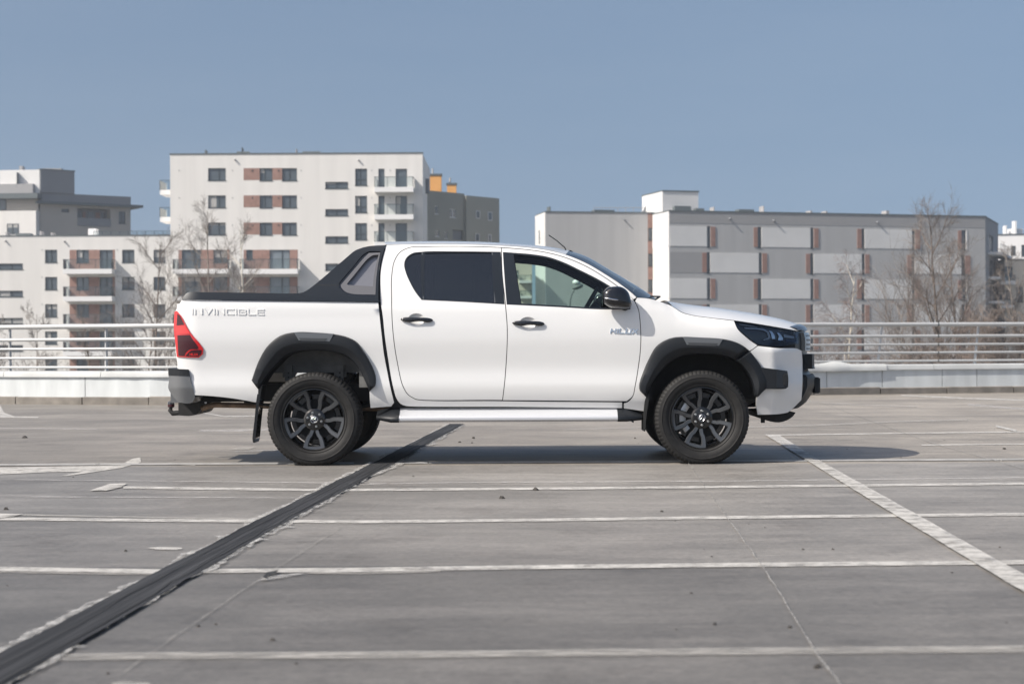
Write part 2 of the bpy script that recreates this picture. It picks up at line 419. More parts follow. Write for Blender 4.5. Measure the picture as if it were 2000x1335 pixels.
# ================================================================== the pickup truck
YC = 14.35
truck = empty('pickup_truck', (0.011, YC, 0), -0.012, 'white double cab pickup truck with black arch flares and roll bar on the concrete deck', 'pickup truck')
BASE = [(0.36, 0.835), (0.45, 0.862), (0.52, 0.889), (0.58, 0.901), (0.63, 0.9045), (0.68, 0.900), (0.74, 0.8945), (0.80, 0.8945), (0.88, 0.900), (0.98, 0.9065), (1.08, 0.905), (1.17, 0.897), (1.24, 0.887),
        (1.29, 0.873), (1.40, 0.842), (1.52, 0.803), (1.64, 0.757), (1.72, 0.718), (1.77, 0.683), (1.82, 0.63)]
BEDB = [(z, v) for z, v in BASE if z < 1.2] + [(1.26, 0.890), (1.31, 0.878), (1.36, 0.862), (1.45, 0.828), (1.55, 0.79), (1.64, 0.757), (1.72, 0.718), (1.77, 0.683), (1.82, 0.63)]
HOODZ = [(1.0, 1.36), (1.10, 1.345), (1.22, 1.29), (1.30, 1.238), (1.40, 1.205), (1.55, 1.178), (1.80, 1.148), (2.0, 1.12), (2.2, 1.085), (2.34, 1.06)]
def hw(x, z):
    if x > -1.06: b = smt(BASE, z)
    else: b = smt(BEDB, z)
    if x > 1.0:
        d = lerpt(HOODZ, x) - z
        b2 = b - 0.060 * math.exp(-max(d, 0) / 0.05) * sst(1.0, 1.25, x)
        b = b2
        if z < 0.99: # bumper: side runs flat, then turns round the corner
            t = 0.045 * sst(1.6, 2.15, x) + 0.27 * max(0, (x - 2.07) / 0.31) ** 1.5
            u = 0.28 * max(0, (x - 1.62) / 0.74) ** 2.2
            k = sst(0.90, 0.99, z); b -= t * (1 - k) + u * k
        else: b -= 0.28 * max(0, (x - 1.62) / 0.74) ** 2.2
    if x < -2.5: b -= 0.05 * ((-2.5 - x) / 0.2) ** 2
    return max(b, 0.02)
def LH(px, py, half):
    p = at(px, py, YC - half); return Vector((p.x, p.z))
def PS(px, py, off=0.0, f=None):
    f = f or hw; h = 0.88
    for _ in range(6):
        q = LH(px, py, h + off); h = f(q.x, q.y)
    return q
def px2(pts, off=0.0, f=None): return [PS(p[0], p[1], off, f) for p in pts]
def panel(name, outline, m, off=0.0, thick=0.02, inset=0.003, g=0.045, f=None, holes=(), parent=None, side=-1, local=False, hole_grow=0.0, step=0.022, smooth_curve=True):
    """a body panel: an outline filled, laid on the body surface and given a folded edge"""
    f = f or hw
    def prep(o):
        q = o if local else px2(o, off, f)
        return curve(q, True, step) if smooth_curve else [Vector(a) for a in q]
    O = prep(outline)
    if inset: O = offset(O, inset)
    H = [offset(prep(h), -hole_grow) if hole_grow else prep(h) for h in holes]
    loops = [O] + H
    pts = []; edges = []
    for Lp in loops:
        k = len(pts); n = len(Lp); pts += Lp; edges += [(k + i, k + (i + 1) % n) for i in range(n)]
    nb = len(pts)
    x0 = min(p.x for p in O); x1 = max(p.x for p in O); z0 = min(p.y for p in O); z1 = max(p.y for p in O)
    bd = list(pts)
    j = 0; z = z0 + g * 0.5
    while z < z1:
        x = x0 + g * (0.5 if j % 2 else 0.0)
        while x < x1:
            q = Vector((x, z))
            if inside(q, O) and not any(inside(q, h) for h in H) and min((q - b).length_squared for b in bd) > (0.4 * g) ** 2: pts.append(q)
            x += g
        z += g; j += 1
    V, E, F, *_ = geometry.delaunay_2d_cdt(pts, edges, [], 0, 1e-6)
    keep = []
    for t in F:
        c = (V[t[0]] + V[t[1]] + V[t[2]]) / 3
        if inside(c, O) and not any(inside(c, h) for h in H):
            a = (V[t[1]] - V[t[0]]).cross(V[t[2]] - V[t[0]])
            keep.append(tuple(t) if a > 0 else tuple(reversed(t)))
    def nrm(p):
        e = 0.004; hx = (f(p.x + e, p.y) - f(p.x - e, p.y)) / (2 * e); hz = (f(p.x, p.y + e) - f(p.x, p.y - e)) / (2 * e)
        v = Vector((-hx, -1, -hz)).normalized(); v.y *= -side; return v
    P3 = []; N3 = []
    for p in V:
        n_ = nrm(p); N3.append(n_); P3.append(Vector((p.x, side * (f(p.x, p.y) + off), p.y)))
    faces = [t if side < 0 else tuple(reversed(t)) for t in keep]
    ec = {}
    for t in faces:
        for a, b in zip(t, t[1:] + t[:1]): ec[(a, b)] = 1
    rimf = []; rv = {}
    for (a, b) in ec:
        if (b, a) in ec: continue
        for q in (a, b):
            if q not in rv: rv[q] = len(P3) + len(rv)
        rimf.append((b, a, rv[a], rv[b]))
    base = len(P3); rp = [None] * len(rv)
    for q, i in rv.items(): rp[i - base] = P3[q] + Vector((0, -side * thick, 0))
    me = bpy.data.meshes.new(name); me.from_pydata([tuple(p) for p in P3 + rp], [], faces + rimf); me.update()
    me.materials.append(m); me.shade_smooth()
    ln = []
    for pi, po in enumerate(me.polygons):
        for vi in po.vertices: ln.append(tuple(N3[vi]) if pi < len(faces) else tuple(po.normal))
    me.normals_split_custom_set(ln)
    o = bpy.data.objects.new(name, me); link(o, parent or truck); return o
BOTH = (-1, 1)
# ---- outlines read off the truck
RO = [(502.5, 760), (490, 742.5), (502.5, 707.6), (525, 671), (547.4, 654.5), (574.4, 648.5), (614.8, 649), (650.8, 652), (677.8, 658), (695.7, 667), (709.2, 685), (722.7, 707.6), (733.5, 736.9), (733.5, 752.6), (721.6, 763.8)]
RI = [(505, 759), (512, 745), (521, 731), (537, 713.5), (556.4, 695), (578.9, 687), (614.8, 684.5), (650.8, 687.4), (677.8, 696.4), (693.5, 710), (704.7, 727.9), (713.7, 748), (720, 763)]
FO = [(1261.5, 775), (1248.5, 761.6), (1248.5, 750.3), (1254.7, 730), (1268.2, 698.7), (1281.7, 676.2), (1297.4, 665), (1315.4, 658.7), (1333.4, 657.3), (1364.8, 658.5), (1412, 661.6), (1432.2, 666), (1450.2, 674), (1463.7, 684.5)]
FI = [(1264, 774), (1267, 763), (1275.5, 745.8), (1288.4, 727.9), (1306.4, 710), (1328.9, 696.8), (1360.3, 691.5), (1396.3, 692.5), (1423.3, 697), (1436.7, 703)]
GO = [(1463.7, 684.5), (1475, 698.7), (1488.4, 718.9), (1494, 730), (1497, 745), (1492, 760), (1479.4, 775)]
GI = [(1436.7, 703), (1452.5, 716.6), (1463.7, 732.4), (1471.5, 752), (1475, 773)]
EDGE = [(754, 477.8), (800, 476.6), (850, 476), (900, 476.6), (977, 479), (1023, 482), (1054.6, 485.6), (1086, 491.5), (1117.5, 501.5), (1149, 515.5), (1180.4, 534), (1211.8, 554.5), (1232, 570), (1244, 580.5)]
DTOP = [(796.6, 484), (834, 481.6), (880, 481), (930, 481.6), (978.5, 483.4), (1023, 487), (1054.6, 491), (1086, 497.6), (1117.5, 508), (1149, 522.5), (1180.4, 541.5), (1211.8, 563.5), (1237, 585)]
RDL = [(810.8, 778.8), (796.6, 770), (787.2, 754.6), (774.6, 701), (766.7, 641), (764.5, 581.5), (765, 534), (769.9, 509), (781, 492)]
SPLIT = [(978.5, 483.4), (980.6, 534), (987, 594), (990.7, 641.3), (989, 701), (984.7, 754.6), (981.3, 781.3)]
FDR = [(1246.4, 603.6), (1250, 628.7), (1251, 676), (1246.4, 716.8), (1240, 754.6), (1235.4, 773.4), (1224, 783.5)]
def mid(A, B, t, n=40):
    a = resample(curve(A, False, 4), n); b = resample(curve(B, False, 4), n)
    return [tuple(a[i].lerp(b[i], t)) for i in range(n)]
# ---- bed side, with its wheel arch
arch_r = list(reversed(mid(RO, RI, 0.55, 18)))
bedside = [(353, 585.5), (540, 587), (739, 589.5), (742, 620), (746, 656), (750, 690), (756, 722), (763, 757), (770, 786), (764, 794), (722.5, 797), (721, 775)] + arch_r + [(503, 787), (454, 778.5), (406, 773.5), (378, 772), (356, 748), (347, 722), (342, 697), (339.5, 665), (338, 640), (339.5, 610), (345, 598)]
cabside = [(754, 477.8), (748, 497), (743.5, 518.6), (741.8, 566), (743, 592), (746.5, 616), (750.5, 655), (755.7, 691.7), (766.7, 754.6), (774.6, 780), (782, 789), (792, 793), (1000, 794.6), (1215.5, 797), (1215.5, 784.5), (981.3, 782.3)] + RDL + DTOP + [(1244, 580.5)] + list(reversed(EDGE[:-1]))[:-1]
fender = [(1239.5, 588), (1243.5, 580.8), (1256, 581.3), (1268, 582.6), (1288, 588.2), (1313, 598), (1330, 609), (1351, 615.3), (1380, 619.5), (1433, 625.8), (1439, 640), (1454.7, 656), (1470, 668), (1479.4, 674), (1464, 685)] + list(reversed(mid(FO, FI, 0.5, 18)))[1:] + [(1262.5, 790), (1259.5, 803.5), (1240, 800.5), (1217.5, 797.5), (1217.5, 786.5), (1225, 784.5)] + list(reversed(FDR))[1:]
bumper = [(1479.4, 674.6), (1516.8, 678.6), (1555.8, 680), (1564, 684), (1565.5, 700), (1565.5, 755.8), (1563.6, 781), (1536, 805.5), (1524, 808), (1478, 810), (1475.5, 790), (1477, 768), (1482, 745), (1474, 722), (1462, 702), (1464, 685.6)]
rdoor = list(reversed(RDL)) + [(981.3, 781.3)] + list(reversed(SPLIT[1:-1])) + list(reversed(DTOP[:5]))
rdoor = RDL + DTOP[:5] + SPLIT[1:]
fdoor = [DTOP[4]] + DTOP[5:] + FDR + [(981.3, 781.6)] + list(reversed(SPLIT[1:-1]))
# window openings in the doors (the black frames sit in them)
rwin = [(788.8, 515.5), (792, 504.5), (803, 495), (825, 491.3), (890, 490.6), (977.5, 491.6), (981.5, 540), (985.6, 594.2), (900, 589.2), (823.4, 585.6), (812.4, 572), (799.8, 550), (791.5, 530)]
fwin = [(981.6, 491.9), (999.5, 493.2), (1038.8, 496.4), (1070, 501.6), (1101.7, 512.6), (1133, 527.6), (1164.7, 543.4), (1193, 560), (1219, 580), (1231, 592), (1231, 604), (1174, 604), (1090, 599.5), (989.5, 594.6), (985, 540)]
quarter = [(791.5, 515), (795, 505.5), (805, 497), (821.5, 493.8), (821.8, 540), (824, 583), (814.5, 571), (802.5, 550), (793.7, 530)]
rglass = [(829, 493.8), (890, 492.8), (959, 493.2), (961.5, 540), (964, 591), (900, 587.4), (828.5, 583.6), (828, 540)]
fglass = [(1002.5, 497), (1038.8, 500), (1070, 505), (1101, 515.8), (1132, 530.6), (1163, 546.4), (1190.5, 562.5), (1213, 580), (1222, 590), (1222, 600.5), (1174, 600.6), (1090, 596.2), (1017.5, 592.2), (1009.5, 545)]
def ell(cx, cy, rx, ry, n=20): return [(cx + rx * math.cos(2 * math.pi * k / n), cy + ry * math.sin(2 * math.pi * k / n)) for k in range(n)]
HAND = [(813, 624), (1031, 631)]
for sd in BOTH:
    bed = panel('bed_side', bedside, M['paint'], side=sd)
    cabs = panel('cab_side', cabside, M['paint'], side=sd, thick=0.045)
    panel('fender', fender, M['paint'], side=sd, thick=0.04)
    panel('front_bumper_corner', bumper, M['paint'], side=sd, thick=0.04, g=0.03)
    dR = panel('rear_door', rdoor, M['paint'], side=sd, holes=[rwin, ell(*HAND[0], 16.5, 12.5)], thick=0.03)
    dF = panel('front_door', fdoor, M['paint'], side=sd, holes=[fwin, ell(*HAND[1], 16.5, 12.5)], thick=0.03)
    panel('window_frame', rwin, M['rail'], off=-0.003, side=sd, holes=[quarter, rglass], parent=dR, inset=0.0005, thick=0.03)
    panel('window_frame', fwin, M['rail'], off=-0.003, side=sd, holes=[fglass], parent=dF, inset=0.0005, thick=0.03)
    panel('quarter_pane', quarter, M['glassr'], off=-0.010, side=sd, parent=dR, inset=-0.004, thick=0.004)
    panel('window_pane', rglass, M['glassr'], off=-0.012, side=sd, parent=dR, inset=-0.004, thick=0.004)
    panel('window_pane', fglass, M['glassf'], off=-0.012, side=sd, parent=dF, inset=-0.004, thick=0.004)
    # bright run channel strips of the rear window
    for a, b in (((824.2, 493.5), (826.4, 584)), ((960.8, 493.5), (966.6, 591))):
        s_ = [(a[0] - .7, a[1]), (a[0] + .7, a[1]), (b[0] + .7, b[1]), (b[0] - .7, b[1])]
        panel('window_channel', s_, M['greyplas'], off=-0.001, side=sd, parent=dR, inset=0, thick=0.006, smooth_curve=False)
    # inner door and pillar trim, seen through the glass
    panel('door_trim', rdoor, M['cabin'], off=-0.05, side=sd, holes=[rwin], parent=dR, inset=-0.01, thick=0.01, g=0.1)
    ti = [(1006, 515), (1030, 515.5), (1060, 518), (1090, 524), (1120, 535), (1150, 551), (1180, 570), (1200, 590), (1200, 600), (1100, 595), (1020, 592)]
    panel('door_trim', fdoor, M['cabin'], off=-0.055, side=sd, holes=[fwin], parent=dF, inset=-0.01, thick=0.01, g=0.1)
    panel('pillar_trim', cabside, M['lining'], off=-0.05, side=sd, parent=cabs, inset=0.0, thick=0.02, g=0.1)
    # ---- handles in their dished cups
    for (cx, cy), d, plain in ((HAND[0], dR, True), (HAND[1], dF, False)):
        c0 = PS(cx, cy); rx, ry = 0.069, 0.053
        mb = MB(); rings = []
        for k, (rr, dd) in enumerate(((1.0, 0.0), (0.96, 0.004), (0.85, 0.011), (0.62, 0.018), (0.3, 0.021), (0.02, 0.022))):
            rings.append([(c0.x + rx * rr * math.cos(a), sd * (hw(c0.x + rx * rr * math.cos(a), c0.y + ry * rr * math.sin(a)) - dd), c0.y + ry * rr * math.sin(a)) for a in [2 * math.pi * q / 28 for q in range(28)]])
        mb.rings(rings); mb.build('handle_cup', M['paint'], d, 60)
        x0 = PS(cx - 31, cy - 0.5); x1 = PS(cx + 33, cy + 1.2)
        mb = MB(); rings = []
        for k in range(25):
            t = k / 24; x = x0.x + (x1.x - x0.x) * t; z = x0.y + (x1.y - x0.y) * t
            e = math.sqrt(max(0.0, 1 - abs(2 * t - 1) ** 3.2)); lift = 0.008 + 0.013 * math.sin(math.pi * min(1, max(0, t))) ** 0.7
            hh = (0.021 if t < 0.33 or t > 0.82 else 0.021 - 0.006 * math.sin(math.pi * (t - 0.33) / 0.49)) * e + 0.0008; th_ = 0.011 * e + 0.001
            zc = z + (0.004 * math.sin(math.pi * (t - 0.33) / 0.49) if 0.33 < t < 0.82 else 0)
            h0 = hw(x, z)
            rings.append([(x, sd * (h0 + lift + th_ * math.cos(a)), zc + hh * math.sin(a)) for a in [2 * math.pi * q / 14 for q in range(14)]])
        mb.rings(rings, cap0=True, cap1=True); hd = mb.build('handle', M['mirrorblack'], d, 50)
        for tx in (0.12, 0.88):
            x = x0.x + (x1.x - x0.x) * tx; z = x0.y + (x1.y - x0.y) * tx; h0 = hw(x, z)
            b2 = MB(); b2.box(x - 0.012, x + 0.012, sd * (h0 - 0.01), sd * (h0 + 0.018), z - 0.010, z + 0.010); b2.build('handle_foot', M['plastic'], hd)
    # ---- wheel arch flares
    def flare(name, A, B, n=56, parent=None):
        a = resample(curve([tuple(p) for p in px2(A, 0.02)], False, 0.02), n); b = resample(curve([tuple(p) for p in px2(B, 0.03)], False, 0.02), n)
        prof = [(0.0, 0.0), (0.012, 0.020), (0.05, 0.033), (0.12, 0.039), (0.56, 0.047), (0.60, 0.0465), (0.95, 0.020), (0.985, 0.012), (1.0, 0.0), (1.0, -0.06)]
        rings = []
        for i in range(n):
            e = i / (n - 1); k = min(1, min(e, 1 - e) / 0.04 + 0.25); ring = []
            for t, o in prof:
                p = a[i].lerp(b[i], t); ring.append((p.x, sd * (hw(p.x, p.y) + (o * k if o > 0 else o)), p.y))
            rings.append(ring)
        mb = MB(); mb.rings(rings, closed=False, cap0=True, cap1=True)
        return mb.build(name, M['plastic'], parent or truck, 28)
    fl_r = flare('wheel_arch_flare', RO, RI)
    fl_f = flare('wheel_arch_flare', FO, FI)
    fl_b = flare('bumper_flare', GO, GI, 30)
    def addoff(o_): return lambda x, z: hw(x, z) + o_
    for fl, q, q2 in ((fl_r, [(573.5, 648.8), (651.5, 651.5), (642, 668.3), (584.5, 666.8)], [(583, 659.5), (639, 660.5), (634, 666), (588, 665.2)]),
                      (fl_f, [(1333.4, 657.6), (1412, 661.4), (1402, 677.5), (1342.5, 675.2)], [(1343, 668.3), (1402, 670), (1397.5, 675.6), (1346, 673.8)])):
        panel('badge_insert', q, M['insert'], f=addoff(0.0445), side=sd, parent=fl, inset=0, thick=0.02, g=0.03)
        panel('badge_recess', q2, M['insert2'], f=addoff(0.0470), side=sd, parent=fl, inset=0, thick=0.01, g=0.03)
    # fog lamp housing on the bumper
    flat = lambda x, z: 0.868 - 0.05 * max(0, x - 2.0)
    fh = panel('fog_lamp_housing', [(1486, 717), (1515, 720.8), (1536.7, 724), (1538.6, 738), (1538.2, 755), (1534, 758.2), (1495, 759), (1481, 772), (1484, 745)], M['plastic'], f=lambda x, z: flat(x, z) + 0.030, side=sd, inset=0, thick=0.10, g=0.03)
    panel('fog_lamp_bezel', [(1516, 722), (1536.2, 724.8), (1537.6, 755), (1516, 757)], M['rail'], f=lambda x, z: flat(x, z) + 0.033, side=sd, inset=0.001, thick=0.01, g=0.03, parent=fh)
    panel('fog_lamp', [(1528, 731), (1531, 728.5), (1537, 728.5), (1538, 740), (1537, 753), (1531, 753), (1528, 750)], M['gloss'], f=lambda x, z: flat(x, z) + 0.036, side=sd, inset=0, thick=0.01, g=0.03, parent=fh)
    # ---- headlamp
    HL = [(1433.4, 627), (1470, 632.2), (1520, 640.3), (1554, 647), (1557.5, 649), (1558.5, 671.5), (1540, 674), (1522, 677), (1500, 676), (1479.4, 673), (1470, 667), (1454.7, 655), (1439, 640)]
    hl = panel('headlight', HL, M['lampdark'], off=-0.030, side=sd, inset=0.002, thick=0.03, g=0.03)
    def lampbit(name, o_, m_, off): panel(name, o_, m_, off=off, side=sd, parent=hl, inset=0, thick=0.012, g=0.03, step=0.012)
    lampbit('lamp_strip', [(1442, 632), (1470, 636), (1478, 638.2), (1478, 640.4), (1469, 639), (1444, 634.6)], M['insert'], -0.020)
    lampbit('lamp_strip', [(1452, 639), (1492, 643), (1500.5, 648), (1504, 660), (1494, 665), (1489, 663.6), (1499.5, 658.8), (1497, 649.5), (1490, 645.4), (1455, 641.8)], M['lampbright'], -0.018)
    lampbit('lamp_lens', [(1500, 645.5), (1506, 646.5), (1511.5, 655), (1512.5, 661.5), (1506.5, 661.5), (1503.5, 650)], M['chrome'], -0.016)
    lampbit('lamp_lens', [(1516, 649), (1521, 650), (1528, 660), (1527, 665.5), (1518, 664), (1520, 657)], M['chrome'], -0.016)
    lampbit('lamp_reflector', [(1529, 653), (1549, 656.5), (1549.5, 661), (1530, 659)], M['lampbright'], -0.018)
    lampbit('lamp_reflector', [(1533, 661.5), (1554, 662.5), (1554.5, 668.5), (1534, 668)], M['lampblue'], -0.020)
    lampbit('lamp_reflector', [(1551, 652.5), (1555.5, 653.5), (1555.8, 661), (1551.4, 660)], M['lampgrey'], -0.018)
    lampbit('lamp_sill', [(1483, 672.5), (1494, 662.8), (1516, 666), (1556, 670.5), (1540, 673.2), (1516, 675.6), (1500, 675)], M['lampdark'], -0.014)
    panel('lamp_cover', HL, M['clear'], off=0.001, side=sd, parent=hl, inset=0.003, thick=0.02, g=0.03)
    # ---- tail lamp
    TL = [(338.8, 608.5), (343.5, 606.5), (350.7, 615), (370, 648.7), (388, 670), (395.6, 681), (394.6, 691), (387, 698), (362, 697.6), (343.5, 696.5), (340.3, 668), (337.6, 640)]
    tl = panel('tail_light', TL, M['red'], off=0.010, side=sd, inset=0, thick=0.04, g=0.03)
    def tlb(name, o_, m_, o2=0.013): panel(name, o_, m_, off=o2, side=sd, parent=tl, inset=0, thick=0.006, g=0.03, step=0.012)
    tlb('lamp_section', [(344.6, 612.5), (348, 614.5), (358, 633.5), (343, 635)], M['reddark'])
    tlb('lamp_section', [(341.5, 638.5), (360, 637), (369.5, 650.3), (342.5, 652)], M['redlite'])
    tlb('lamp_section', [(344.6, 654.6), (369, 653.6), (373.5, 661), (379, 668), (386, 678), (384, 681.5), (367.5, 682.6), (360.5, 689), (358, 695), (346.6, 694.4)], M['reddark'])
    tlb('lamp_section', [(370, 685), (392, 683), (391.5, 689), (385, 696), (360, 695.2), (365, 689.5)], M['reddark'], 0.0125)
    # ---- rear bumper corner
    RB = [(326.8, 719.5), (365, 721.8), (368.7, 735), (374, 754), (379.5, 775.7), (374.7, 785), (367.5, 787.7), (346, 785), (334, 771), (326.6, 757), (328.2, 742), (326.4, 728)]
    hb = lambda x, z: 0.912 - 0.10 * max(0, (-2.60 - x) / 0.2) ** 2 - 0.25 * max(0, 0.62 - z)
    rb = panel('rear_bumper', RB, M['greyplas'], f=hb, side=sd, inset=0, thick=0.30, g=0.025)
    panel('bumper_step_pad', [(326.6, 719), (365.2, 721.4), (368.5, 734), (327.6, 733)], M['plastic'], f=lambda x, z: hb(x, z) + 0.004, side=sd, inset=0, thick=0.30, g=0.03, parent=rb)
    # ---- bed rail, roll bar leg and sail panel
    bar = [(752, 478.6), (720, 480.4), (706, 483.6), (692, 489.4), (678, 500.8), (650, 525), (615, 554.5), (601, 565), (591, 570.6), (580, 572.4), (470, 571), (385, 570), (370, 569.6), (363.5, 571.5), (353, 585), (540, 586.8), (739, 589.2), (738.5, 570), (739.5, 540), (743, 510), (748, 492)]
    sail = [(742.5, 490.5), (717, 491.5), (708, 497.5), (690, 519), (661.5, 554), (660.6, 561), (669.6, 570), (683.6, 576.5), (733, 579), (735, 545), (738.5, 515)]
    sil = [(741.6, 493), (720, 494), (713, 500.6), (690, 527), (665, 556.6), (666.5, 561), (675, 569.5), (686, 573), (732.6, 575), (734, 545), (737.5, 516)]
    rec = [(738.5, 497), (727, 498.5), (718.6, 504), (690, 538), (677, 553.8), (678.5, 556), (727.5, 559), (731, 530)]
    bl = panel('roll_bar_side', bar, M['rail'], off=0.012, side=sd, holes=[sail], thick=0.10, inset=0)
    panel('sail_surround', sail, M['gloss'], off=0.002, side=sd, holes=[sil], thick=0.02, inset=-0.003, parent=bl)
    panel('sail_panel', sil, M['silver'], off=0.005, side=sd, holes=[rec], thick=0.03, inset=-0.001, parent=bl)
    rec_f = lambda x, z: hw(x, z) - 0.006 - 0.022 * sst(0, 0.09, (x + 1.32) + (1.74 - z) * -0.55 + 0.20)
    panel('sail_recess', rec, M['silver2'], f=rec_f, side=sd, thick=0.02, inset=-0.001, parent=bl, g=0.02)
    panel('panel_seam', [(615, 555.7), (661, 556.2), (661, 557.2), (615, 556.7)], M['joint'], off=0.0128, side=sd, thick=0.002, inset=0, parent=bl, smooth_curve=False)
    # black seal between bed and cab
    panel('bed_gap_seal', [(739, 575), (744, 590), (747, 616), (751, 655), (756, 692), (767, 755), (775, 782), (783, 792), (772, 795), (762, 760), (755, 722), (749, 690), (745, 656), (741, 620), (738, 589)], M['plastic'], off=-0.030, side=sd, thick=0.05, inset=-0.01)
    panel('cab_rear_seal', [(754, 478), (748, 498), (743, 520), (741.5, 566), (743, 590), (737, 589), (736, 560), (738, 520), (744, 490), (751, 478.6)], M['plastic'], off=-0.004, side=sd, thick=0.05, inset=-0.002)
    # ---- mud flaps
    def flap(pts, y0, y1, m_=M['under']):
        q = curve([tuple(LH(a, b, y0)) for a, b in pts], True, 0.03); mb = MB(); n = len(q)
        mb.rings([[(p.x, sd * y1, p.y) for p in q], [(p.x, sd * y0, p.y) for p in q]], cap0=True, cap1=True)
        return mb.build('mud_flap', m_, truck, 30)
    flap([(505, 757), (511, 752), (505, 790), (500.5, 830), (497.5, 860), (496, 864.6), (493, 864), (492, 858), (496, 820), (500, 780)], 0.90, 0.68, M['gloss'])
    flap([(1262, 774), (1270, 764), (1264, 800), (1261.5, 820), (1260, 842.5), (1256.5, 841), (1257, 811)], 0.90, 0.64)
# ---- lettering
LET = {'I': (0.16, [[(0.08, 0), (0.08, 1)]]), 'N': (1, [[(0.06, 0), (0.06, 1)], [(0.06, 1), (0.94, 0)], [(0.94, 0), (0.94, 1)]]), 'V': (1.05, [[(0.02, 1), (0.5, 0)], [(0.5, 0), (1.03, 1)]]),
       'C': (1, [[(0.98, 0.92), (0.15, 0.92), (0.05, 0.8), (0.05, 0.2), (0.15, 0.08), (0.98, 0.08)]]), 'B': (1, [[(0.05, 0.08), (0.85, 0.08), (0.95, 0.2), (0.95, 0.4), (0.85, 0.52), (0.3, 0.52)], [(0.05, 0.92), (0.8, 0.92), (0.9, 0.82), (0.9, 0.62), (0.82, 0.52)], [(0.05, 0.0), (0.05, 1)]]),
       'L': (0.95, [[(0.06, 1), (0.06, 0.08), (0.95, 0.08)]]), 'E': (0.95, [[(0.95, 0.92), (0.1, 0.92)], [(0.9, 0.5), (0.1, 0.5)], [(0.95, 0.08), (0.1, 0.08)], [(0.05, 0.9), (0.05, 0.1)]]),
       'H': (1, [[(0.1, 0), (0.1, 1)], [(0.9, 0), (0.9, 1)], [(0.22, 0.5), (0.78, 0.5)]]), 'U': (1, [[(0.08, 1), (0.08, 0.1), (0.9, 0.1)], [(0.92, 0), (0.92, 1)]]), 'X': (1, [[(0.02, 0), (0.98, 1)], [(0.02, 1), (0.98, 0)]])}
def lettering(name, text, x0, x1, ytop, ybot, dy, m_, stroke, lift, parent, widths=1.0, gap=0.16, lean=0.0, side=-1, f=hw):
    tot = sum(LET[c][0] for c in text) + gap * (len(text) - 1); u = (x1 - x0) / tot; H = ybot - ytop; x = x0; k = 0
    for c in text:
        mb = MB()
        for st in LET[c][1]:
            for (ax, ay), (bx_, by_) in zip(st, st[1:]):
                k += 1
                def pt(ux, uy):
                    X = x + ux * u + lean * uy * H; return PS(X, ybot - uy * H + dy * (X - x0) / (x1 - x0), lift, f)
                A = pt(ax, ay); B = pt(bx_, by_); d = (B - A).normalized(); nn = Vector((-d.y, d.x)) * stroke / 2
                A2 = A - d * stroke * 0.35 if len(st) > 2 else A; B2 = B + d * stroke * 0.35 if len(st) > 2 else B
                q = [A2 - nn, B2 - nn, B2 + nn, A2 + nn]; li = lift + 0.0003 * (k % 5)
                mb.rings([[(p.x, side * (f(p.x, p.y) - 0.002), p.y) for p in q], [(p.x, side * (f(p.x, p.y) + li), p.y) for p in q]], cap1=True)
        mb.build(name, m_, parent); x += (LET[c][0] + gap) * u
nearbed = [o for o in truck.children if o.name.startswith('bed_side')][0]
neardoor = [o for o in truck.children if o.name.startswith('front_door')][0]
lettering('raised_letter', 'INVINCIBLE', 373, 515, 602, 613.6, 1.5, M['paint'], 0.0075, 0.0045, nearbed, gap=0.22)
lettering('badge_letter', 'HILUX', 1191, 1244, 641, 650.5, 1.4, M['chrome'], 0.0085, 0.005, neardoor, gap=0.24, lean=0.25)
neartail = [o for o in truck.children if o.name.startswith('tail_light')][0]
lettering('lamp_letter', 'HILUX', 369, 385, 689.5, 694, 0.3, M['redlite'], 0.003, 0.0145, neartail, gap=0.2)
# ---- roof, windscreen, hood: surfaces that run across the truck
def across(name, E, Cn, m_, p=2.6, N=40, MV=28, e_off=0.0, parent=None, thick=0.0, elocal=None, clocal=None, vr=1.0, both=True):
    e = elocal or [PS(a, b, e_off) for a, b in E]; c = clocal or [Vector((at(a, b, YC).x, at(a, b, YC).z)) for a, b in Cn]
    e = resample(curve([tuple(q) for q in e], False, 0.02), N); c = resample(curve([tuple(q) for q in c], False, 0.02), N)
    rows = []
    for i in range(N):
        h = hw(e[i].x, e[i].y) + e_off; row = []
        for k in range(MV + 1):
            s = -1 + 2 * k / MV; v = math.copysign(1 - (1 - abs(s)) ** 1.35, s) * vr; t = abs(v) ** p
            row.append((c[i].x + (e[i].x - c[i].x) * t, v * h, c[i].y + (e[i].y - c[i].y) * t))
        rows.append(row)
    mb = MB(); mb.rings(rows, closed=False)
    if thick: mb.rings([[(x, y, z - thick) for x, y, z in r_] for r_ in rows], closed=False)
    me = mb.mesh(name, m_, 180, fix=False)
    # make normals point up
    if me.polygons[0].normal.z < 0: me.flip_normals()
    o = bpy.data.objects.new(name, me); link(o, parent or truck); return o
ROOFE = EDGE[:8] + [(1104, 497)]
roof = across('roof', ROOFE, [(752, 474.5), (800, 473.5), (860, 473), (900, 473.5), (950, 475), (1000, 478), (1050, 482), (1080, 486), (1110, 491.5)], M['paint'], p=2.4)
across('roof_lining', None, None, M['lining'], elocal=[PS(a, b) - Vector((0, 0.03)) for a, b in ROOFE], clocal=[Vector((at(a, b, YC).x, at(a, b, YC).z - 0.06)) for a, b in [(752, 475), (860, 473.5), (950, 475), (1050, 482), (1100, 491)]], parent=roof, vr=0.97)
WSE = [(1104, 497), (1117.5, 501.5), (1149, 515.5), (1180.4, 534), (1211.8, 554.5), (1232, 570), (1245, 581)]
ws = across('windscreen', WSE, [(1110, 491.5), (1140, 501.5), (1176, 521.5), (1212, 542.5), (1248, 564.5), (1279, 586)], M['glassw'], p=2.2)
